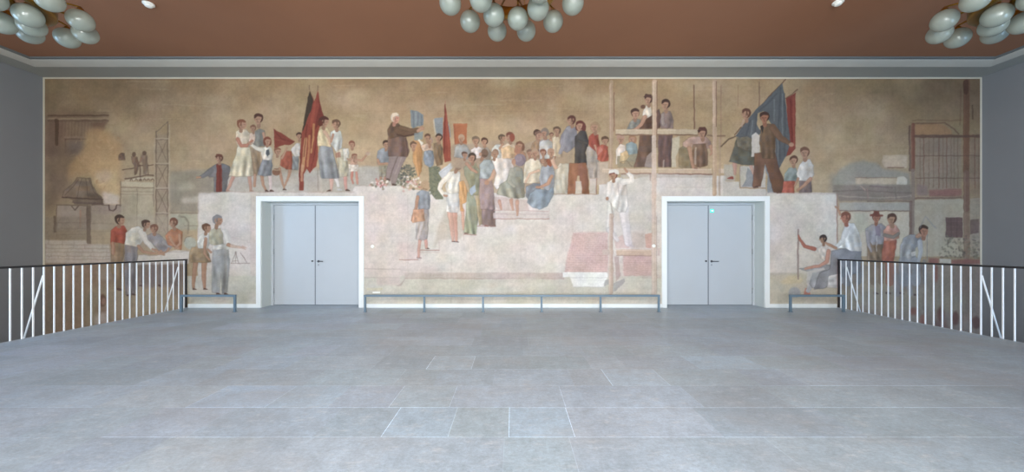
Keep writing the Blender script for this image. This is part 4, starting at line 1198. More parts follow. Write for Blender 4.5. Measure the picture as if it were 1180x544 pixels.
# man in blue jacket, woman in black, woman in red
cloth((134, 132, 142), [(158, 400), (196, 340), (232, 330), (262, 360), (270, 430), (246, 480), (200, 520), (160, 500), (150, 440)], 3)
limb([(190, 380), (176, 460), (150, 520)], [34, 28, 22], (140, 138, 146)); head(224, 300, 32, -.8, (116, 62, 48))
head(284, 336, 34, -.5, (120, 54, 44), style='long')
cloth((70, 66, 64), [(254, 410), (290, 368), (322, 372), (346, 440), (338, 480), (322, 520), (334, 600), (250, 600), (250, 480)], 3); limb([(280, 440), (330, 455)], [20, 16], (72, 66, 62))
cloth((166, 154, 138), [(334, 480), (394, 470), (410, 543), (420, 690), (350, 692), (328, 560)], 4)
cloth((156, 70, 56), [(346, 410), (376, 386), (410, 400), (416, 470), (402, 520), (360, 480), (344, 460)], 2); head(384, 344, 34, -.5, (190, 146, 100), style='long')
limb([(386, 470), (404, 520)], 14); head(456, 436, 28, -.1, (112, 76, 54))
T(620, 170, 5.9)
cloth((178, 84, 64), [(398, 0), (436, -20), (474, -6), (478, 90), (430, 98), (404, 80)], 3); P((206, 150, 130), [(420, -10), (440, 20), (400, 60)], .5)
cloth((190, 180, 162), [(122, 150), (176, 110), (218, 110), (216, 200), (206, 318), (106, 318)], 5)
cloth((146, 94, 68), [(212, 108), (328, 106), (338, 180), (348, 314), (300, 314), (282, 190), (266, 190), (250, 314), (200, 314)], 5)
S((190, 168, 150), [(352, 210), (400, 210)], 10, .5); P((198, 186, 174), [(350, 212), (400, 212), (396, 316), (352, 316)], .8); S((128, 84, 74), [(398, 212), (396, 314)], 6, .7); P((206, 198, 186), [(255, 230), (296, 230), (300, 314), (254, 314)], .7)
S((160, 124, 112), [(100, 318), (400, 318)], 5, .6); S((180, 160, 146), [(404, 250), (470, 250)], 5, .5); P((190, 170, 152), [(404, 100), (480, 100), (480, 250), (404, 250)], .7)

# ================================================================== the scaffold
T(620, 88, 5.9, GC)
P((180, 158, 120), [(530, 40), (778, 40), (778, 355), (530, 355)], .25, soft=2)
# plaster behind the scaffold, below its platform
T(620, 170, 5.9)
B((186, 174, 162), 560, 176, 1180, 205, .8); B((196, 192, 180), 560, 200, 775, 560, .55, 1.5); B((204, 194, 186), 828, 205, 1170, 332, .7); B((212, 204, 194), 866, 272, 1160, 300, .5); S((180, 160, 150), [(866, 272), (1160, 272)], 4, .5)
S((150, 112, 104), [(765, 172), (765, 225)], 8, .5); S((186, 172, 160), [(765, 225), (765, 560)], 8, .4)
T(620, 88, 5.9)
# people on the platform
head(562, 428, 28, .2, (206, 150, 120)); head(640, 424, 28, -.4, (190, 130, 84), style='long')
cloth((222, 206, 190), [(530, 500), (560, 460), (590, 470), (600, 560), (530, 600)], 1)
cloth((112, 146, 152), [(598, 460), (630, 446), (668, 460), (680, 540), (670, 580), (600, 580)], 2)
T(620, 170, 5.9)
P((156, 140, 112), [(536, 60), (680, 40), (700, 135), (540, 135)], .9); cloth((206, 172, 124), [(560, 40), (600, 20), (618, 60), (580, 110), (556, 100)], 2); S((110, 96, 80), [(560, 100), (600, 90), (640, 130)], 5, .6)
cloth((108, 82, 68), [(652, 134), (676, 40), (694, -80), (778, -80), (778, 134)], 4)
P((176, 160, 152), [(738, 60), (776, 20), (776, 134), (724, 134)], .7)
cloth((104, 80, 76), [(816, -80), (914, -82), (908, 20), (904, 134), (816, 134)], 5)
S((196, 176, 160), [(856, 90), (850, 134)], 10, .6); P((206, 200, 180), [(912, -60), (960, -80), (962, 0), (936, 60), (940, 134), (908, 134)], .6)
T(620, 88, 5.9)
cloth((134, 134, 122), [(604, 360), (624, 312), (656, 284), (696, 296), (700, 350)], 2); head(662, 252, 34, .1, (84, 54, 44))
cloth((92, 66, 54), [(706, 290), (740, 262), (780, 250), (780, 356), (690, 356)], 2); cloth((214, 202, 182), [(714, 236), (732, 200), (764, 196), (774, 262), (742, 284), (712, 266)], 1)
limb([(728, 276), (700, 330), (650, 368)], [26, 22, 14]); head(748, 158, 32, -.5, (90, 56, 46), cap=(84, 58, 50)); E((100, 66, 52), 712, 206, 16, 14, 0, .9)
cloth((96, 72, 66), [(800, 240), (824, 222), (836, 290), (828, 354), (800, 354)], 1)
cloth((128, 108, 104), [(838, 256), (868, 232), (900, 240), (920, 300), (918, 356), (838, 356), (828, 320)], 3); limb([(846, 262), (850, 330)], 22, (150, 134, 126)); head(866, 192, 35, -.5, (78, 50, 42))
# rear posts
S((120, 84, 66), [(1060, 58), (1060, 356)], 7, .75); S((176, 152, 122), [(1070, 60), (1070, 356)], 9, .4); S((132, 92, 74), [(516, 110), (516, 370)], 8, .7)
S((176, 146, 118), [(497, 36), (497, 700)], 26, .85); S((206, 176, 150), [(492, 50), (492, 700)], 8, .6)
for (x0, x1, y, w) in ((530, 778, 378, 34), (810, 1084, 378, 34)): B((200, 178, 146), x0, y-17, x1, y+17, .95); S((222, 204, 174), [(x0, y-12), (x1, y-12)], 5, .6); S((104, 70, 58), [(x0, y+20), (x1, y+20)], 7, .7)
B((190, 170, 140), 778, 372, 820, 384, .5)
S((196, 164, 136), [(790, 36), (790, 820)], 30, .97); S((222, 196, 166), [(784, 40), (784, 820)], 8, .6); S((120, 84, 68), [(808, 36), (808, 480)], 6, .7)
T(620, 170, 5.9)
B((206, 178, 150), 436, 144, 778, 174, .97); B((206, 178, 150), 820, 144, 1180, 176, .97); S((226, 204, 178), [(440, 150), (1180, 150)], 5, .6); S((136, 90, 76), [(566, 178), (770, 178)], 7, .7); S((136, 90, 76), [(820, 180), (1180, 182)], 7, .7)
S((206, 178, 158), [(790, 130), (788, 420)], 30, .97); S((226, 204, 182), [(784, 130), (782, 560)], 8, .6)
T(620, 250, 5.9)
# brick stack, trough, lower scaffold
P((208, 176, 168), [(242, 108), (300, 100), (474, 100), (474, 380), (180, 380), (200, 240), (222, 190)], .75, soft=.4)
for i, y in enumerate(range(112, 376, 12)):
    xl = 240-(y-108)*.22
    S((222, 186, 180), [(xl, y), (474, y)], 4, .55); S((182, 130, 124), [(xl, y+5), (474, y+5)], 3, .5)
    for x in range(int(xl)+(i % 2)*16, 470, 34): S((190, 144, 136), [(x, y-6), (x, y+5)], 3, .4)
P((206, 168, 160), [(580, 262), (774, 262), (774, 400), (580, 400)], .85, soft=.4)
for y in range(270, 396, 12): S((222, 190, 184), [(582, y), (772, y)], 4, .5); S((182, 132, 126), [(582, y+5), (772, y+5)], 3, .4)
P((206, 156, 138), [(724, 120), (772, 110), (772, 212), (734, 212)], .8); P((184, 168, 156), [(640, 100), (724, 110), (734, 214), (640, 214)], .6, soft=1); P((206, 170, 162), [(520, 150), (600, 110), (620, 214), (530, 214)], .6)
B((186, 166, 158), 0, 382, 180, 426, .5, .6); P((176, 150, 144), [(520, 270), (548, 270), (560, 400), (530, 440)], .7)
P((160, 158, 156), [(510, 510), (512, 450), (585, 420), (590, 440), (530, 505)], .75)
P((234, 233, 228), [(168, 376), (470, 376), (474, 410), (466, 412), (452, 476), (238, 476), (216, 410), (170, 410)]); S((176, 172, 170), [(216, 412), (466, 412)], 4, .5); S((190, 188, 186), [(236, 476), (452, 476)], 5, .6); P((160, 158, 158), [(454, 430), (480, 424), (480, 460), (446, 474)], .7); S((206, 204, 200), [(240, 430), (452, 430)], 4, .5)
# white-clad painter with a lifted arm
T(620, 170, 5.9)
limb([(580, 385), (586, 470), (614, 650)], [68, 62, 46], (212, 206, 204)); limb([(500, 380), (490, 470), (482, 560)], [50, 44, 40], (216, 210, 202)); limb([(482, 560), (520, 600), (540, 630)], [38, 34, 22], (206, 200, 196))
cloth((222, 214, 204), [(478, 236), (510, 206), (566, 206), (596, 250), (606, 320), (612, 400), (592, 440), (546, 440), (500, 390), (470, 340), (482, 290)], 4)
limb([(576, 236), (636, 226), (636, 200), (606, 168)], [40, 34, 28, 18], (222, 214, 204)); limb([(608, 168), (588, 146)], 14)
limb([(484, 250), (482, 320), (474, 350)], [34, 30, 20], (222, 214, 204)); E(SKIN, 472, 348, 12)
head(510, 192, 30, -.4, (150, 80, 66)); P((226, 218, 208), [(480, 180), (486, 156), (520, 146), (548, 158), (550, 184), (526, 180), (516, 168)])
S((180, 166, 158), [(540, 240), (552, 330), (540, 420)], 8, .5); S((150, 136, 124), [(498, 380), (510, 470)], 10, .5)
T(620, 250, 5.9)
foot(630, 200, 26, 1, (200, 190, 190)); P((206, 178, 152), [(532, 222), (772, 222), (772, 262), (532, 262)]); S((226, 206, 182), [(534, 228), (770, 228)], 6, .6); S((150, 118, 104), [(532, 264), (772, 264)], 6, .6)
B((206, 186, 172), 438, 222, 482, 258, .9); S((196, 170, 152), [(496, -10), (494, 524)], 27, .97); S((222, 202, 184), [(488, -10), (487, 520)], 8, .6); S((150, 116, 104), [(510, 0), (508, 520)], 5, .5)
S((206, 182, 164), [(787, -540), (788, 528)], 30, .9); S((226, 206, 188), [(782, -120), (782, 524)], 9, .6); S((150, 120, 108), [(806, 0), (806, 520)], 5, .5); B((206, 180, 172), 812, 212, 828, 262, .8)

# ================================================================== crouching man and the pair with flags
T(780, 88, 5.9, GR)
P((170, 144, 106), [(90, 150), (400, 150), (400, 356), (90, 356)], .25, soft=2)
for a, w, c in (([(118, 62), (118, 352)], 8, (112, 76, 60)), ([(415, 60), (415, 200)], 5, (140, 108, 82)), ([(560, 42), (560, 220)], 8, (124, 90, 72)), ([(300, 60), (298, 480)], 10, (158, 124, 96))): S(c, a, w, .7)
B((196, 172, 140), -10, 360, 140, 392, .95); S((110, 78, 62), [(-10, 398), (140, 398)], 6, .7); S((120, 88, 70), [(210, 404), (325, 404)], 10, .7)
for y in (230, 300): S((150, 124, 92), [(290, y), (410, y)], 5, .3)
T(780, 150, 5.9)
cloth((140, 122, 92), [(12, 130), (44, 108), (92, 112), (110, 180), (112, 262), (70, 258), (14, 252)], 3)
cloth((126, 96, 74), [(108, 90), (200, 88), (208, 160), (206, 238), (160, 252), (112, 250), (104, 160)], 3)
cloth((184, 148, 132), [(42, 84), (78, 54), (120, 44), (196, 46), (230, 76), (242, 120), (204, 128), (196, 92), (110, 96), (92, 130), (40, 108)], 3)
limb([(84, 120), (100, 200), (112, 266)], [28, 24, 16]); limb([(230, 110), (240, 150), (224, 168)], [20, 18, 12]); E((120, 70, 60), 128, 270, 22, 14); S((214, 198, 176), [(128, 120), (126, 230)], 12, .5)
T(780, 88, 5.9)
head(172, 386, 36, -.3, (92, 54, 46), cap=(92, 58, 50))
T(780, 150, 5.9)
B((206, 178, 150), -10, 262, 232, 294, .97); S((226, 204, 178), [(-10, 267), (230, 267)], 5, .6); S((130, 88, 74), [(-10, 298), (232, 300)], 7, .7); P((214, 190, 166), [(282, 260), (320, 262), (318, 294), (284, 292)], .95)
S((170, 142, 120), [(292, 60), (290, 440)], 14, .6); 
T(780, 88, 5.9); S((196, 162, 132), [(256, 36), (256, 800)], 28, .97); S((222, 196, 166), [(250, 40), (250, 800)], 8, .55); S((104, 68, 56), [(268, 36), (268, 340)], 5, .7)
# light steps behind the pair
T(780, 150, 5.9)
P((182, 178, 168), [(318, 232), (395, 235), (395, 350), (318, 350)], .7, soft=.5)
P((198, 190, 178), [(425, 245), (600, 240), (604, 392), (430, 392)], .9); S((130, 100, 88), [(428, 240), (430, 392), (604, 394)], 5, .6)
P((204, 196, 184), [(314, 352), (424, 352), (426, 398), (604, 400), (612, 432), (612, 470), (314, 452)], .95); S((220, 206, 190), [(314, 352), (424, 352)], 5, .6); S((150, 128, 116), [(604, 398), (606, 440)], 4, .5)
P((126, 136, 148), [(478, 250), (520, 300), (520, 384), (440, 386), (466, 340)], .75); P((128, 140, 152), [(590, 235), (640, 250), (668, 330), (692, 424), (612, 426), (616, 320)], .85)
# flags
T(780, 88, 5.9)
S((98, 66, 52), [(738, 22), (560, 210), (392, 398)], 7, .9); S((104, 66, 52), [(822, 90), (740, 150)], 6, .85)
P((134, 58, 48), [(806, 112), (806, 492), (770, 530), (700, 560), (716, 500), (760, 440), (742, 150)]); S((110, 42, 36), [(770, 160), (786, 440)], 12, .6); S((172, 80, 62), [(790, 140), (796, 470)], 10, .5)
P((80, 94, 106), [(716, 46), (736, 150), (752, 300), (770, 430), (762, 480), (740, 540), (690, 640), (664, 640), (670, 440), (642, 330), (590, 234), (548, 250), (540, 330), (572, 370), (560, 396), (510, 420), (396, 410), (470, 310), (540, 222), (640, 130)])
for a in ([(706, 80), (690, 330), (700, 560)], [(728, 120), (736, 330), (730, 540)], [(680, 120), (600, 200), (560, 230)], [(500, 300), (470, 400)], [(540, 260), (530, 400)]): S((62, 76, 88), a, 11, .6)
for a in ([(718, 120), (716, 420)], [(660, 160), (660, 300)], [(514, 300), (504, 400)], [(688, 420), (684, 620)]): S((116, 132, 142), a, 10, .5)
# woman of the pair
T(780, 150, 5.9)
limb([(392, 225), (396, 300)], [28, 16], (190, 140, 122)); foot(372, 330, 34, -1, (150, 66, 58)); limb([(500, 235), (520, 300)], [22, 14], (196, 150, 132))
cloth((98, 98, 86), [(404, 62), (450, 54), (510, 60), (526, 140), (540, 236), (440, 236), (356, 214), (376, 160)], 4)
cloth((112, 104, 88), [(404, 50), (480, 40), (516, 60), (520, 140), (470, 140), (410, 110)], 1)
T(780, 88, 5.9)
S((90, 68, 54), [(396, 408), (350, 428), (300, 478)], 9, .8)
head(468, 256, 36, -.6, (118, 68, 50)); S((190, 160, 140), [(452, 300), (440, 340)], 14, .6)
# man of the pair
P((206, 196, 184), [(508, 400), (534, 380), (566, 410), (560, 548), (506, 548)], .95)
T(780, 150, 5.9)
cloth((116, 82, 64), [(528, 160), (592, 150), (664, 150), (688, 240), (732, 356), (716, 424), (658, 424), (622, 300), (600, 220), (584, 300), (568, 384), (512, 384), (524, 260)], 4)
foot(540, 388, 26, -1); foot(690, 428, 28, 1)
T(780, 88, 5.9)
cloth((110, 86, 66), [(570, 360), (598, 326), (656, 326), (680, 370), (668, 440), (662, 560), (580, 556), (560, 460)], 4)
limb([(650, 350), (704, 420), (772, 462)], [50, 42, 26], (112, 82, 62)); E(SKIN, 778, 464, 18, 14); P((52, 46, 44), [(566, 340), (590, 330), (582, 390)]); head(594, 280, 38, -.2, (86, 52, 42), (176, 112, 84))
# two children at the wall's end
T(780, 150, 5.9)
cloth((132, 152, 148), [(732, 300), (760, 256), (804, 250), (820, 290), (816, 350), (728, 350)], 2); head(792, 206, 32, -.3, (112, 68, 50))
cloth((186, 90, 72), [(726, 346), (800, 346), (796, 426), (714, 426)], 2)
cloth((122, 106, 104), [(834, 340), (912, 340), (918, 424), (830, 424)], 2)
cloth((206, 200, 188), [(832, 240), (862, 204), (904, 198), (926, 240), (930, 300), (900, 352), (820, 340), (812, 300)], 3)
limb([(908, 330), (860, 380), (820, 410)], [24, 20, 14]); limb([(822, 330), (800, 380)], [18, 12]); head(868, 152, 38, -.3, (134, 84, 60))
S((190, 160, 146), [(612, 430), (1086, 432)], 5, .7)
P((140, 134, 126), [(1040, 300), (1180, 260), (1180, 440), (1090, 440), (1086, 430), (1030, 428)], .5, soft=2); S((170, 144, 128), [(1087, 432), (1087, 600)], 5, .7)

# ================================================================== far right: building site
T(960, 88, 5.9, GR)
P((128, 100, 68), [(380, 20), (1004, 20), (1004, 330), (560, 330), (380, 240)], .35, soft=6)
P((120, 96, 78), [(560, 20), (1004, 20), (1004, 300), (780, 300), (560, 220)], .35, soft=6)
S((110, 66, 50), [(905, 40), (905, 900)], 42, .65); S((76, 46, 36), [(900, 40), (900, 110)], 34, .6); S((146, 96, 74), [(893, 120), (893, 900)], 8, .4); S((74, 54, 42), [(945, 200), (948, 290)], 12, .5)
S((108, 74, 58), [(868, 90), (862, 330)], 10, .4)
P((172, 124, 84), [(556, 328), (690, 318), (760, 335), (805, 372), (806, 398), (556, 398)], .85, soft=.5); S((104, 70, 58), [(560, 322), (760, 318), (820, 360), (850, 390)], 10, .6); S((110, 76, 58), [(540, 300), (870, 300)], 10, .4)
P((150, 130, 112), [(560, 420), (870, 420), (870, 800), (560, 800)], .7, soft=1); P((140, 116, 98), [(930, 420), (1004, 420), (1004, 800), (930, 800)], .6, soft=1)
S((96, 66, 58), [(560, 408), (1004, 408)], 20, .75)
for x in (590, 615, 650, 680, 718, 746, 770, 800, 822, 846, 962, 988): S((110, 62, 52) if x in (615, 718, 770, 962) else (122, 94, 78), [(x, 420), (x, 760)], 5, .65)
for y in (540, 692): S((100, 70, 60), [(560, y), (1004, y)], 6, .6)
S((124, 72, 58), [(543, 330), (543, 640)], 26, .85); S((160, 104, 82), [(536, 330), (536, 640)], 8, .5); S((90, 64, 58), [(518, 340), (522, 640)], 14, .6)
S((138, 120, 110), [(543, 640), (543, 1300)], 24, .75)
T(960, 170, 5.9)
P((206, 182, 156), [(338, 52), (502, 52), (502, 142), (352, 136), (330, 100)], .8, soft=.6); S((116, 84, 68), [(370, 136), (480, 138)], 7, .7)
P((154, 152, 142), [(0, 220), (40, 150), (110, 110), (210, 88), (290, 105), (350, 150), (440, 156), (520, 176), (525, 260), (0, 260)], .8, soft=1.5)
P((204, 180, 148), [(150, 208), (440, 204), (440, 248), (150, 248)], .85, soft=.4); S((134, 106, 86), [(150, 206), (440, 204)], 6, .6); P((222, 212, 192), [(436, 200), (480, 196), (504, 214), (500, 252), (430, 252)], .8)
P((134, 122, 114), [(0, 256), (530, 256), (530, 360), (40, 366), (20, 310), (0, 306)], .85, soft=1)
for i, (a, c) in enumerate((([(0, 300), (180, 290), (530, 312)], (110, 94, 92)), ([(40, 330), (300, 345), (530, 330)], (182, 168, 152)), ([(230, 280), (240, 350)], (170, 130, 120)), ([(420, 270), (425, 350)], (108, 102, 96)), ([(186, 262), (216, 290)], (200, 160, 140)), ([(250, 262), (400, 275)], (112, 92, 96)))): S(c, a, 9, .5)
P((170, 168, 158), [(40, 372), (530, 372), (530, 430), (40, 430)], .9, soft=.4); S((104, 84, 80), [(230, 366), (532, 366)], 6, .7); S((116, 96, 90), [(40, 430), (510, 430)], 7, .7)
P((204, 190, 166), [(30, 436), (515, 436), (515, 740), (30, 740)], .9); P((176, 182, 160), [(140, 440), (240, 440), (236, 560), (140, 600)], .4, soft=2)
S((116, 90, 84), [(526, 370), (526, 720)], 20, .7); S((170, 130, 120), [(24, 320), (26, 640)], 6, .8)
P((140, 116, 112), [(570, 250), (640, 258), (640, 330), (570, 330)], .7, soft=1); P((146, 92, 84), [(650, 290), (870, 280), (870, 330), (650, 332)], .8, soft=.5)
for y in (296, 308, 320): S((170, 120, 108), [(650, y), (868, y-3)], 4, .5)
S((114, 84, 78), [(556, 346), (872, 340)], 9, .7)
P((184, 172, 148), [(552, 356), (884, 350), (884, 740), (552, 740)], .9); P((170, 156, 136), [(930, 350), (1004, 340), (1004, 740), (930, 740)], .8)
T(960, 250, 5.9)
P((104, 78, 76), [(764, 4), (880, 4), (880, 140), (764, 140)], .9); 
for y in (30, 66, 100): S((134, 108, 102), [(766, y), (878, y)], 4, .5)
for x in (800, 840): S((84, 62, 62), [(x, 6), (x, 138)], 4, .6)
P((108, 86, 80), [(930, 20), (990, 14), (990, 110), (930, 120)], .8)
S((128, 98, 86), [(905, -300), (908, 420)], 40, .6); S((154, 122, 106), [(895, -300), (898, 420)], 8, .5)
rnd = random.Random(4)
for i in range(160):
    x, y = rnd.uniform(715, 990), rnd.uniform(130, 280)
    if x < 770 and y < 200 - (x-715): continue
    E(rnd.choice([(112, 104, 88), (132, 126, 106), (96, 84, 76), (146, 134, 112)]), x, y, rnd.uniform(6, 15), rnd.uniform(4, 8), rnd.uniform(0, 180), .55)
P((146, 88, 82), [(650, 278), (716, 282), (716, 318), (804, 322), (804, 290), (1004, 288), (1004, 330), (650, 322)], .8, soft=.5); P((200, 194, 182), [(720, 284), (800, 284), (800, 316), (722, 314)], .8)
# lower ground seen past the railing
P((146, 130, 116), [(30, 330), (1004, 320), (1004, 905), (30, 905)], 1, soft=1)
P((176, 158, 128), [(190, 370), (330, 350), (440, 400), (440, 480), (200, 500)], .8, soft=3, sm=True)
P((120, 108, 102), [(440, 330), (620, 330), (620, 460), (440, 470)], .5, soft=4); P((120, 90, 76), [(860, 330), (940, 330), (940, 700), (860, 700)], .35, soft=5)
P((168, 158, 134), [(30, 480), (560, 490), (900, 540), (900, 640), (30, 640)], .5, soft=4)
for i in range(90):
    x, y = rnd.uniform(30, 1000), rnd.uniform(340, 890)
    S(rnd.choice([(160, 140, 122), (126, 108, 98), (150, 120, 104), (134, 128, 112), (112, 92, 88)]), [(x, y), (x+rnd.uniform(-4, 4), y+rnd.uniform(30, 110))], rnd.uniform(8, 22), .25)
for (x, y, rx, ry, c) in ((730, 660, 26, 50, (110, 66, 60)), (830, 690, 24, 50, (104, 58, 54)), (545, 640, 30, 26, (150, 80, 66)), (610, 700, 22, 40, (160, 92, 78)), (970, 720, 30, 44, (96, 58, 54)), (700, 380, 10, 70, (140, 70, 62))): E(c, x, y, rx, ry, 0, .7, 1)
P((120, 76, 70), [(690, 700), (760, 700), (790, 800), (680, 800)], .5, soft=2)

# ---- people at the lower right
T(880, 230, 5.9)
S((156, 128, 120), [(500, 10), (502, 270)], 5, .7); P((186, 176, 164), [(36, 498), (230, 498), (230, 543), (36, 543)], .8, soft=.5)
P((202, 192, 170), [(36, 520), (260, 500), (500, 560), (500, 700), (36, 710)], .9, soft=1); P((216, 198, 160), [(110, 556), (170, 520), (230, 516), (270, 545), (250, 570), (120, 575)], .85, soft=.8)
S((150, 126, 122), [(234, 204), (232, 540)], 11, .85)
S((204, 164, 150), [(236, 330), (420, 390)], 4, .3)
# man in a white vest holding a pole
foot(300, 640, 30, -1, (180, 120, 100)); E((160, 168, 180), 210, 632, 40, 36, 0, .8, .6); P((206, 130, 110), [(280, 600), (310, 600), (320, 660), (270, 660)], .9)
limb([(500, 470), (400, 480), (330, 560), (300, 620)], [70, 60, 40, 26], (176, 182, 188))
cloth((160, 168, 178), [(240, 470), (420, 440), (480, 450), (470, 543), (400, 590), (330, 600), (300, 560), (310, 490)], 5)
P((214, 208, 202), [(298, 486), (410, 460), (420, 476), (330, 500), (300, 600), (290, 560)], .9)
cloth((220, 210, 200), [(362, 330), (392, 314), (434, 316), (442, 380), (420, 420), (380, 392)], 2)
limb([(345, 335), (280, 318), (244, 272), (236, 246)], [24, 22, 18, 12], (180, 104, 88)); limb([(440, 350), (430, 420), (380, 450), (280, 470)], [28, 26, 20, 14], (206, 150, 130))
head(402, 268, 28, -.7, (74, 58, 56)); 
# man in a white shirt, back half turned
cloth((136, 144, 158), [(460, 350), (560, 330), (660, 348), (664, 420), (640, 500), (560, 520), (480, 543), (420, 600), (340, 610), (380, 500), (450, 470)], 5)
cloth((206, 206, 208), [(440, 520), (520, 500), (550, 560), (500, 600), (430, 600)], 2)
cloth((218, 218, 210), [(546, 190), (572, 160), (612, 162), (646, 220), (664, 290), (664, 352), (600, 350), (560, 330), (500, 330), (530, 250)], 4)
limb([(560, 210), (536, 280), (486, 328)], [36, 32, 24], (214, 214, 208)); limb([(490, 328), (430, 300), (420, 290)], [20, 14, 8]); limb([(520, 100), (506, 70), (486, 50)], [16, 12, 8]); S(SKIN, [(506, 66), (508, 46)], 6)
head(556, 122, 38, -.6, (150, 82, 62), (186, 116, 92))
# woman with hat, woman in coral, man bending
cloth((136, 112, 88), [(704, 290), (812, 280), (812, 420), (700, 430)], 4); cloth((158, 152, 152), [(690, 200), (730, 172), (800, 164), (838, 190), (846, 250), (812, 300), (740, 310), (712, 270)], 4); limb([(704, 220), (712, 300), (730, 350)], [26, 22, 14], (160, 150, 148)); P((128, 110, 134), [(755, 180), (790, 176), (792, 250), (760, 250)], .6); S((206, 200, 190), [(770, 250), (766, 350)], 8, .6)
head(764, 124, 32, 0, (120, 72, 60), (178, 118, 92)); S((128, 72, 60), [(728, 108), (802, 110)], 14); P((124, 70, 58), [(744, 106), (750, 78), (780, 78), (788, 106)])
cloth((182, 100, 76), [(818, 270), (902, 276), (896, 340), (880, 430), (800, 430), (806, 340)], 5); cloth((200, 142, 120), [(812, 210), (846, 172), (896, 172), (924, 210), (920, 262), (880, 280), (818, 280)], 2); limb([(820, 240), (880, 256), (916, 232)], [24, 24, 22], (132, 120, 108)); head(868, 132, 38, -.5, (104, 66, 52))
cloth((150, 150, 152), [(926, 310), (950, 260), (1000, 238), (1064, 240), (1074, 290), (1030, 330), (1028, 380), (1064, 430), (924, 430)], 5); limb([(1060, 290), (1066, 350), (1050, 430)], [34, 28, 18], (170, 170, 172)); limb([(1046, 250), (1070, 232)], 30); P((210, 200, 190), [(1000, 360), (1036, 350), (1030, 380), (1004, 384)], .8)
head(1088, 214, 38, .3, (84, 58, 46), (178, 122, 96)); S((136, 136, 140), [(1062, 190), (1100, 116), (1168, 196)], 10, .45); S((120, 118, 124), [(1110, 240), (1110, 420)], 6, .6)
# their legs behind the railing
for (x, w, c) in ((560, 60, (134, 140, 152)), (640, 40, (120, 126, 140)), (740, 44, (128, 104, 82)), (790, 40, (120, 98, 80)), (850, 60, (156, 84, 68)), (950, 70, (142, 148, 158)), (1030, 60, (160, 164, 170)), (1090, 26, (120, 122, 132))): S(c, [(x, 420), (x+6, 500), (x+4, 560)], w, .6)
for (x, y) in ((930, 640), (1030, 650), (840, 640), (760, 640)): foot(x, y, 26, 1, (90, 70, 72))
for (x, w, c) in ((900, 44, (128, 126, 136)), (990, 40, (150, 156, 166))): S(c, [(x, 520), (x+4, 640)], w, .5)
P((120, 60, 54), [(496, 420), (520, 420), (520, 690), (500, 690)], .5, soft=1)

# ---- weathering: plaster day joints, blotches, grain
GAIN[0] = 1.0; T(0, 0, 1)
rnd = random.Random(77)
for (a, b) in (((52, 173), (228, 173)), ((100, 130), (420, 131)), ((420, 128), (700, 129)), ((700, 170), (1129, 171)), ((600, 92), (600, 150)), ((330, 92), (330, 180)), ((470, 225), (470, 315)), ((520, 300), (520, 352)), ((600, 262), (600, 320)), ((660, 225), (660, 300)), ((930, 92), (930, 222)), ((1010, 92), (1010, 150))):
    S((120, 96, 74), [a, b], .6, .14)
rs = np.random.RandomState(12)
def field(step, amp):
    h, w = int(CH/step)+3, int(CW/step)+3
    g = rs.uniform(-1, 1, (h, w))
    y = np.arange(CH)/step; x = np.arange(CW)/step
    yi, xi = y.astype(int), x.astype(int); fy, fx = (y-yi), (x-xi)
    fy, fx = (fy*fy*(3-2*fy))[:, None], (fx*fx*(3-2*fx))[None, :]
    v = g[yi][:, xi]*(1-fy)*(1-fx)+g[yi+1][:, xi]*fy*(1-fx)+g[yi][:, xi+1]*(1-fy)*fx+g[yi+1][:, xi+1]*fy*fx
    return v*amp
# the hand of the painter: contours waver a little
dx_, dy_ = field(11, .9)+field(5, .4), field(11, .9)+field(5, .4)
YY, XX = np.meshgrid(np.arange(CH), np.arange(CW), indexing='ij')
sx_, sy_ = np.clip(XX+dx_, 0, CW-1.01), np.clip(YY+dy_, 0, CH-1.01)
xi_, yi_ = sx_.astype(int), sy_.astype(int); fx_, fy_ = (sx_-xi_)[..., None], (sy_-yi_)[..., None]
CAN[:] = CAN[yi_, xi_]*(1-fx_)*(1-fy_)+CAN[yi_, np.minimum(xi_+1, CW-1)]*fx_*(1-fy_)+CAN[np.minimum(yi_+1, CH-1), xi_]*(1-fx_)*fy_+CAN[np.minimum(yi_+1, CH-1), np.minimum(xi_+1, CW-1)]*fx_*fy_
tone = 1 + field(42, .035) + field(17, .03) + field(7, .028) + field(3, .028) + field(1.4, .03)
CAN *= tone[..., None]
CAN[..., 0] *= 1 + field(24, .018); CAN[..., 2] *= 1 + field(24, .022) + field(60, .02)
# vertical weave of the plaster
xs_ = np.arange(CW); CAN *= (1 + .010*rs.uniform(-1, 1, CW))[None, :, None]; CAN *= (1 + .010*rs.uniform(-1, 1, CH))[:, None, None]
# dry fresco: colours sit close together, greyed by the plaster
gl = CAN.mean(axis=2, keepdims=True)
chroma = CAN - gl
bl = np.clip((CAN[..., 2:3] - CAN[..., 0:1] + 6)/30, 0, 1)
rd = np.clip((CAN[..., 0:1] - CAN[..., 2:3] - 70)/60, 0, 1)
CAN[:] = gl + chroma*(MURAL_SAT*(1 - .40*bl - .10*rd)) + np.array([3., 0, -3.])*bl
CAN[:] = CAN*(1-.09) + np.array([182, 156, 132.])*.09
CP = np.pad(CAN, ((1, 1), (1, 1), (0, 0)), mode='edge')
CAN[:] = CAN*.5 + (CP[:-2, 1:-1]+CP[2:, 1:-1]+CP[1:-1, :-2]+CP[1:-1, 2:])*.125
CAN[:] = np.clip(CAN, 0, 250)

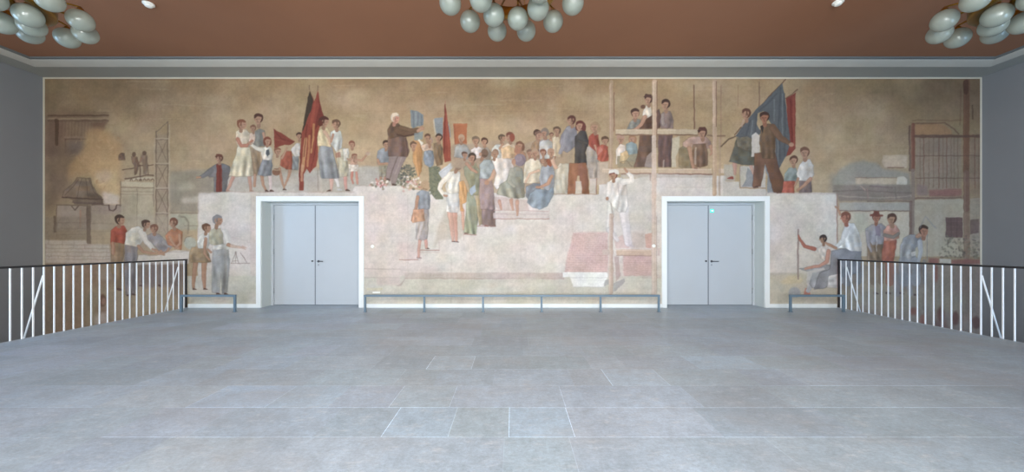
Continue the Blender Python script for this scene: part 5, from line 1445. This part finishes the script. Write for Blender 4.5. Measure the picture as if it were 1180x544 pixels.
def build_mural():
    X = (U0 + (np.arange(CW)+.5)/SS - 590.5)/UPM
    Z = CAMH + (283 - (V0 + (np.arange(CH)+.5)/SS))/UPM
    X[0], X[-1] = -SX+.034, SX-.034; Z[0] = MZT; 
    y = WY - 0.004
    co_ = np.zeros((CH, CW, 3), dtype=np.float32); co_[..., 0] = X[None]; co_[..., 1] = y; co_[..., 2] = Z[:, None]
    # keep quads that are on the wall: not in a door opening, not under the floor of the landing
    xc, zc = (X[:-1]+X[1:])/2, (Z[:-1]+Z[1:])/2
    keep = np.ones((CH-1, CW-1), bool)
    for a, b in DOORS: keep &= ~((xc[None] > a-.05) & (xc[None] < b+.05) & (zc[:, None] < DTOP+.05))
    keep &= ~((np.abs(xc)[None] < FX+.04) & (zc[:, None] < 0.02))
    idx = np.arange(CH*CW).reshape(CH, CW)
    q = np.stack([idx[1:, :-1], idx[1:, 1:], idx[:-1, 1:], idx[:-1, :-1]], axis=-1)[keep]
    used = np.zeros(CH*CW, bool); used[q.ravel()] = True
    remap = np.cumsum(used)-1
    vco = co_.reshape(-1, 3)[used]; q = remap[q]
    me = bpy.data.meshes.new('mural')
    me.vertices.add(len(vco)); me.vertices.foreach_set('co', vco.ravel())
    me.loops.add(q.size); me.loops.foreach_set('vertex_index', q.ravel().astype(np.int32))
    me.polygons.add(len(q)); me.polygons.foreach_set('loop_start', np.arange(0, q.size, 4, dtype=np.int32))
    me.update(calc_edges=True)
    ca = me.color_attributes.new('pigment', 'FLOAT_COLOR', 'POINT')
    c = CAN.reshape(-1, 3)[used]/255.0
    c = np.where(c <= .04045, c/12.92, ((c+.055)/1.055)**2.4)
    rgba = np.ones((len(c), 4), dtype=np.float32); rgba[:, :3] = c
    ca.data.foreach_set('color', rgba.ravel())
    m = bpy.data.materials.new('fresco pigment'); m.use_nodes = True
    nt = m.node_tree; p = nt.nodes['Principled BSDF']
    at = nt.nodes.new('ShaderNodeVertexColor'); at.layer_name = 'pigment'
    nt.links.new(at.outputs['Color'], p.inputs['Base Color'])
    p.inputs['Roughness'].default_value = 0.85; p.inputs['Specular IOR Level'].default_value = 0.15
    nz = nt.nodes.new('ShaderNodeTexNoise'); nz.inputs['Scale'].default_value = 30; nz.inputs['Detail'].default_value = 6
    tc = nt.nodes.new('ShaderNodeTexCoord'); nt.links.new(tc.outputs['Object'], nz.inputs['Vector'])
    bp = nt.nodes.new('ShaderNodeBump'); bp.inputs['Strength'].default_value = .15; bp.inputs['Distance'].default_value = .004
    nt.links.new(nz.outputs['Fac'], bp.inputs['Height']); nt.links.new(bp.outputs['Normal'], p.inputs['Normal'])
    me.materials.append(m)
    o = link(bpy.data.objects.new('mural', me))
    tag(o, 'wide faded mural of singers, builders and flag bearers covering the far wall around both doors', 'mural')
build_mural()

# ------------------------------------------------------------------ world, camera, view
wd = bpy.data.worlds.new('world'); SC.world = wd; wd.use_nodes = True
bg = wd.node_tree.nodes['Background']
sky = wd.node_tree.nodes.new('ShaderNodeTexSky'); sky.sky_type = 'HOSEK_WILKIE'; sky.sun_direction = (0.2, 0.4, 0.9); sky.turbidity = 5
wd.node_tree.links.new(sky.outputs[0], bg.inputs['Color'])
bg.inputs['Strength'].default_value = WORLD_STRENGTH
cam = bpy.data.cameras.new('camera'); co = bpy.data.objects.new('camera', cam); COL.objects.link(co)
co.location = (0, 0, CAMH); co.rotation_euler = (PI/2, 0, 0)
cam.sensor_width = 36; cam.lens = 36*400/1180
cam.shift_x = -0.5/1180; cam.shift_y = 11/1180
cam.clip_start = 0.05
SC.camera = co
vs = SC.view_settings
SC.display_settings.display_device = 'sRGB'
vs.view_transform = 'Standard'; vs.look = 'None'; vs.gamma = 1; vs.exposure = EXPOSURE; vs.use_curve_mapping = False
SC.cycles.use_denoising = True
SC.cycles.max_bounces = 10; SC.cycles.diffuse_bounces = 6
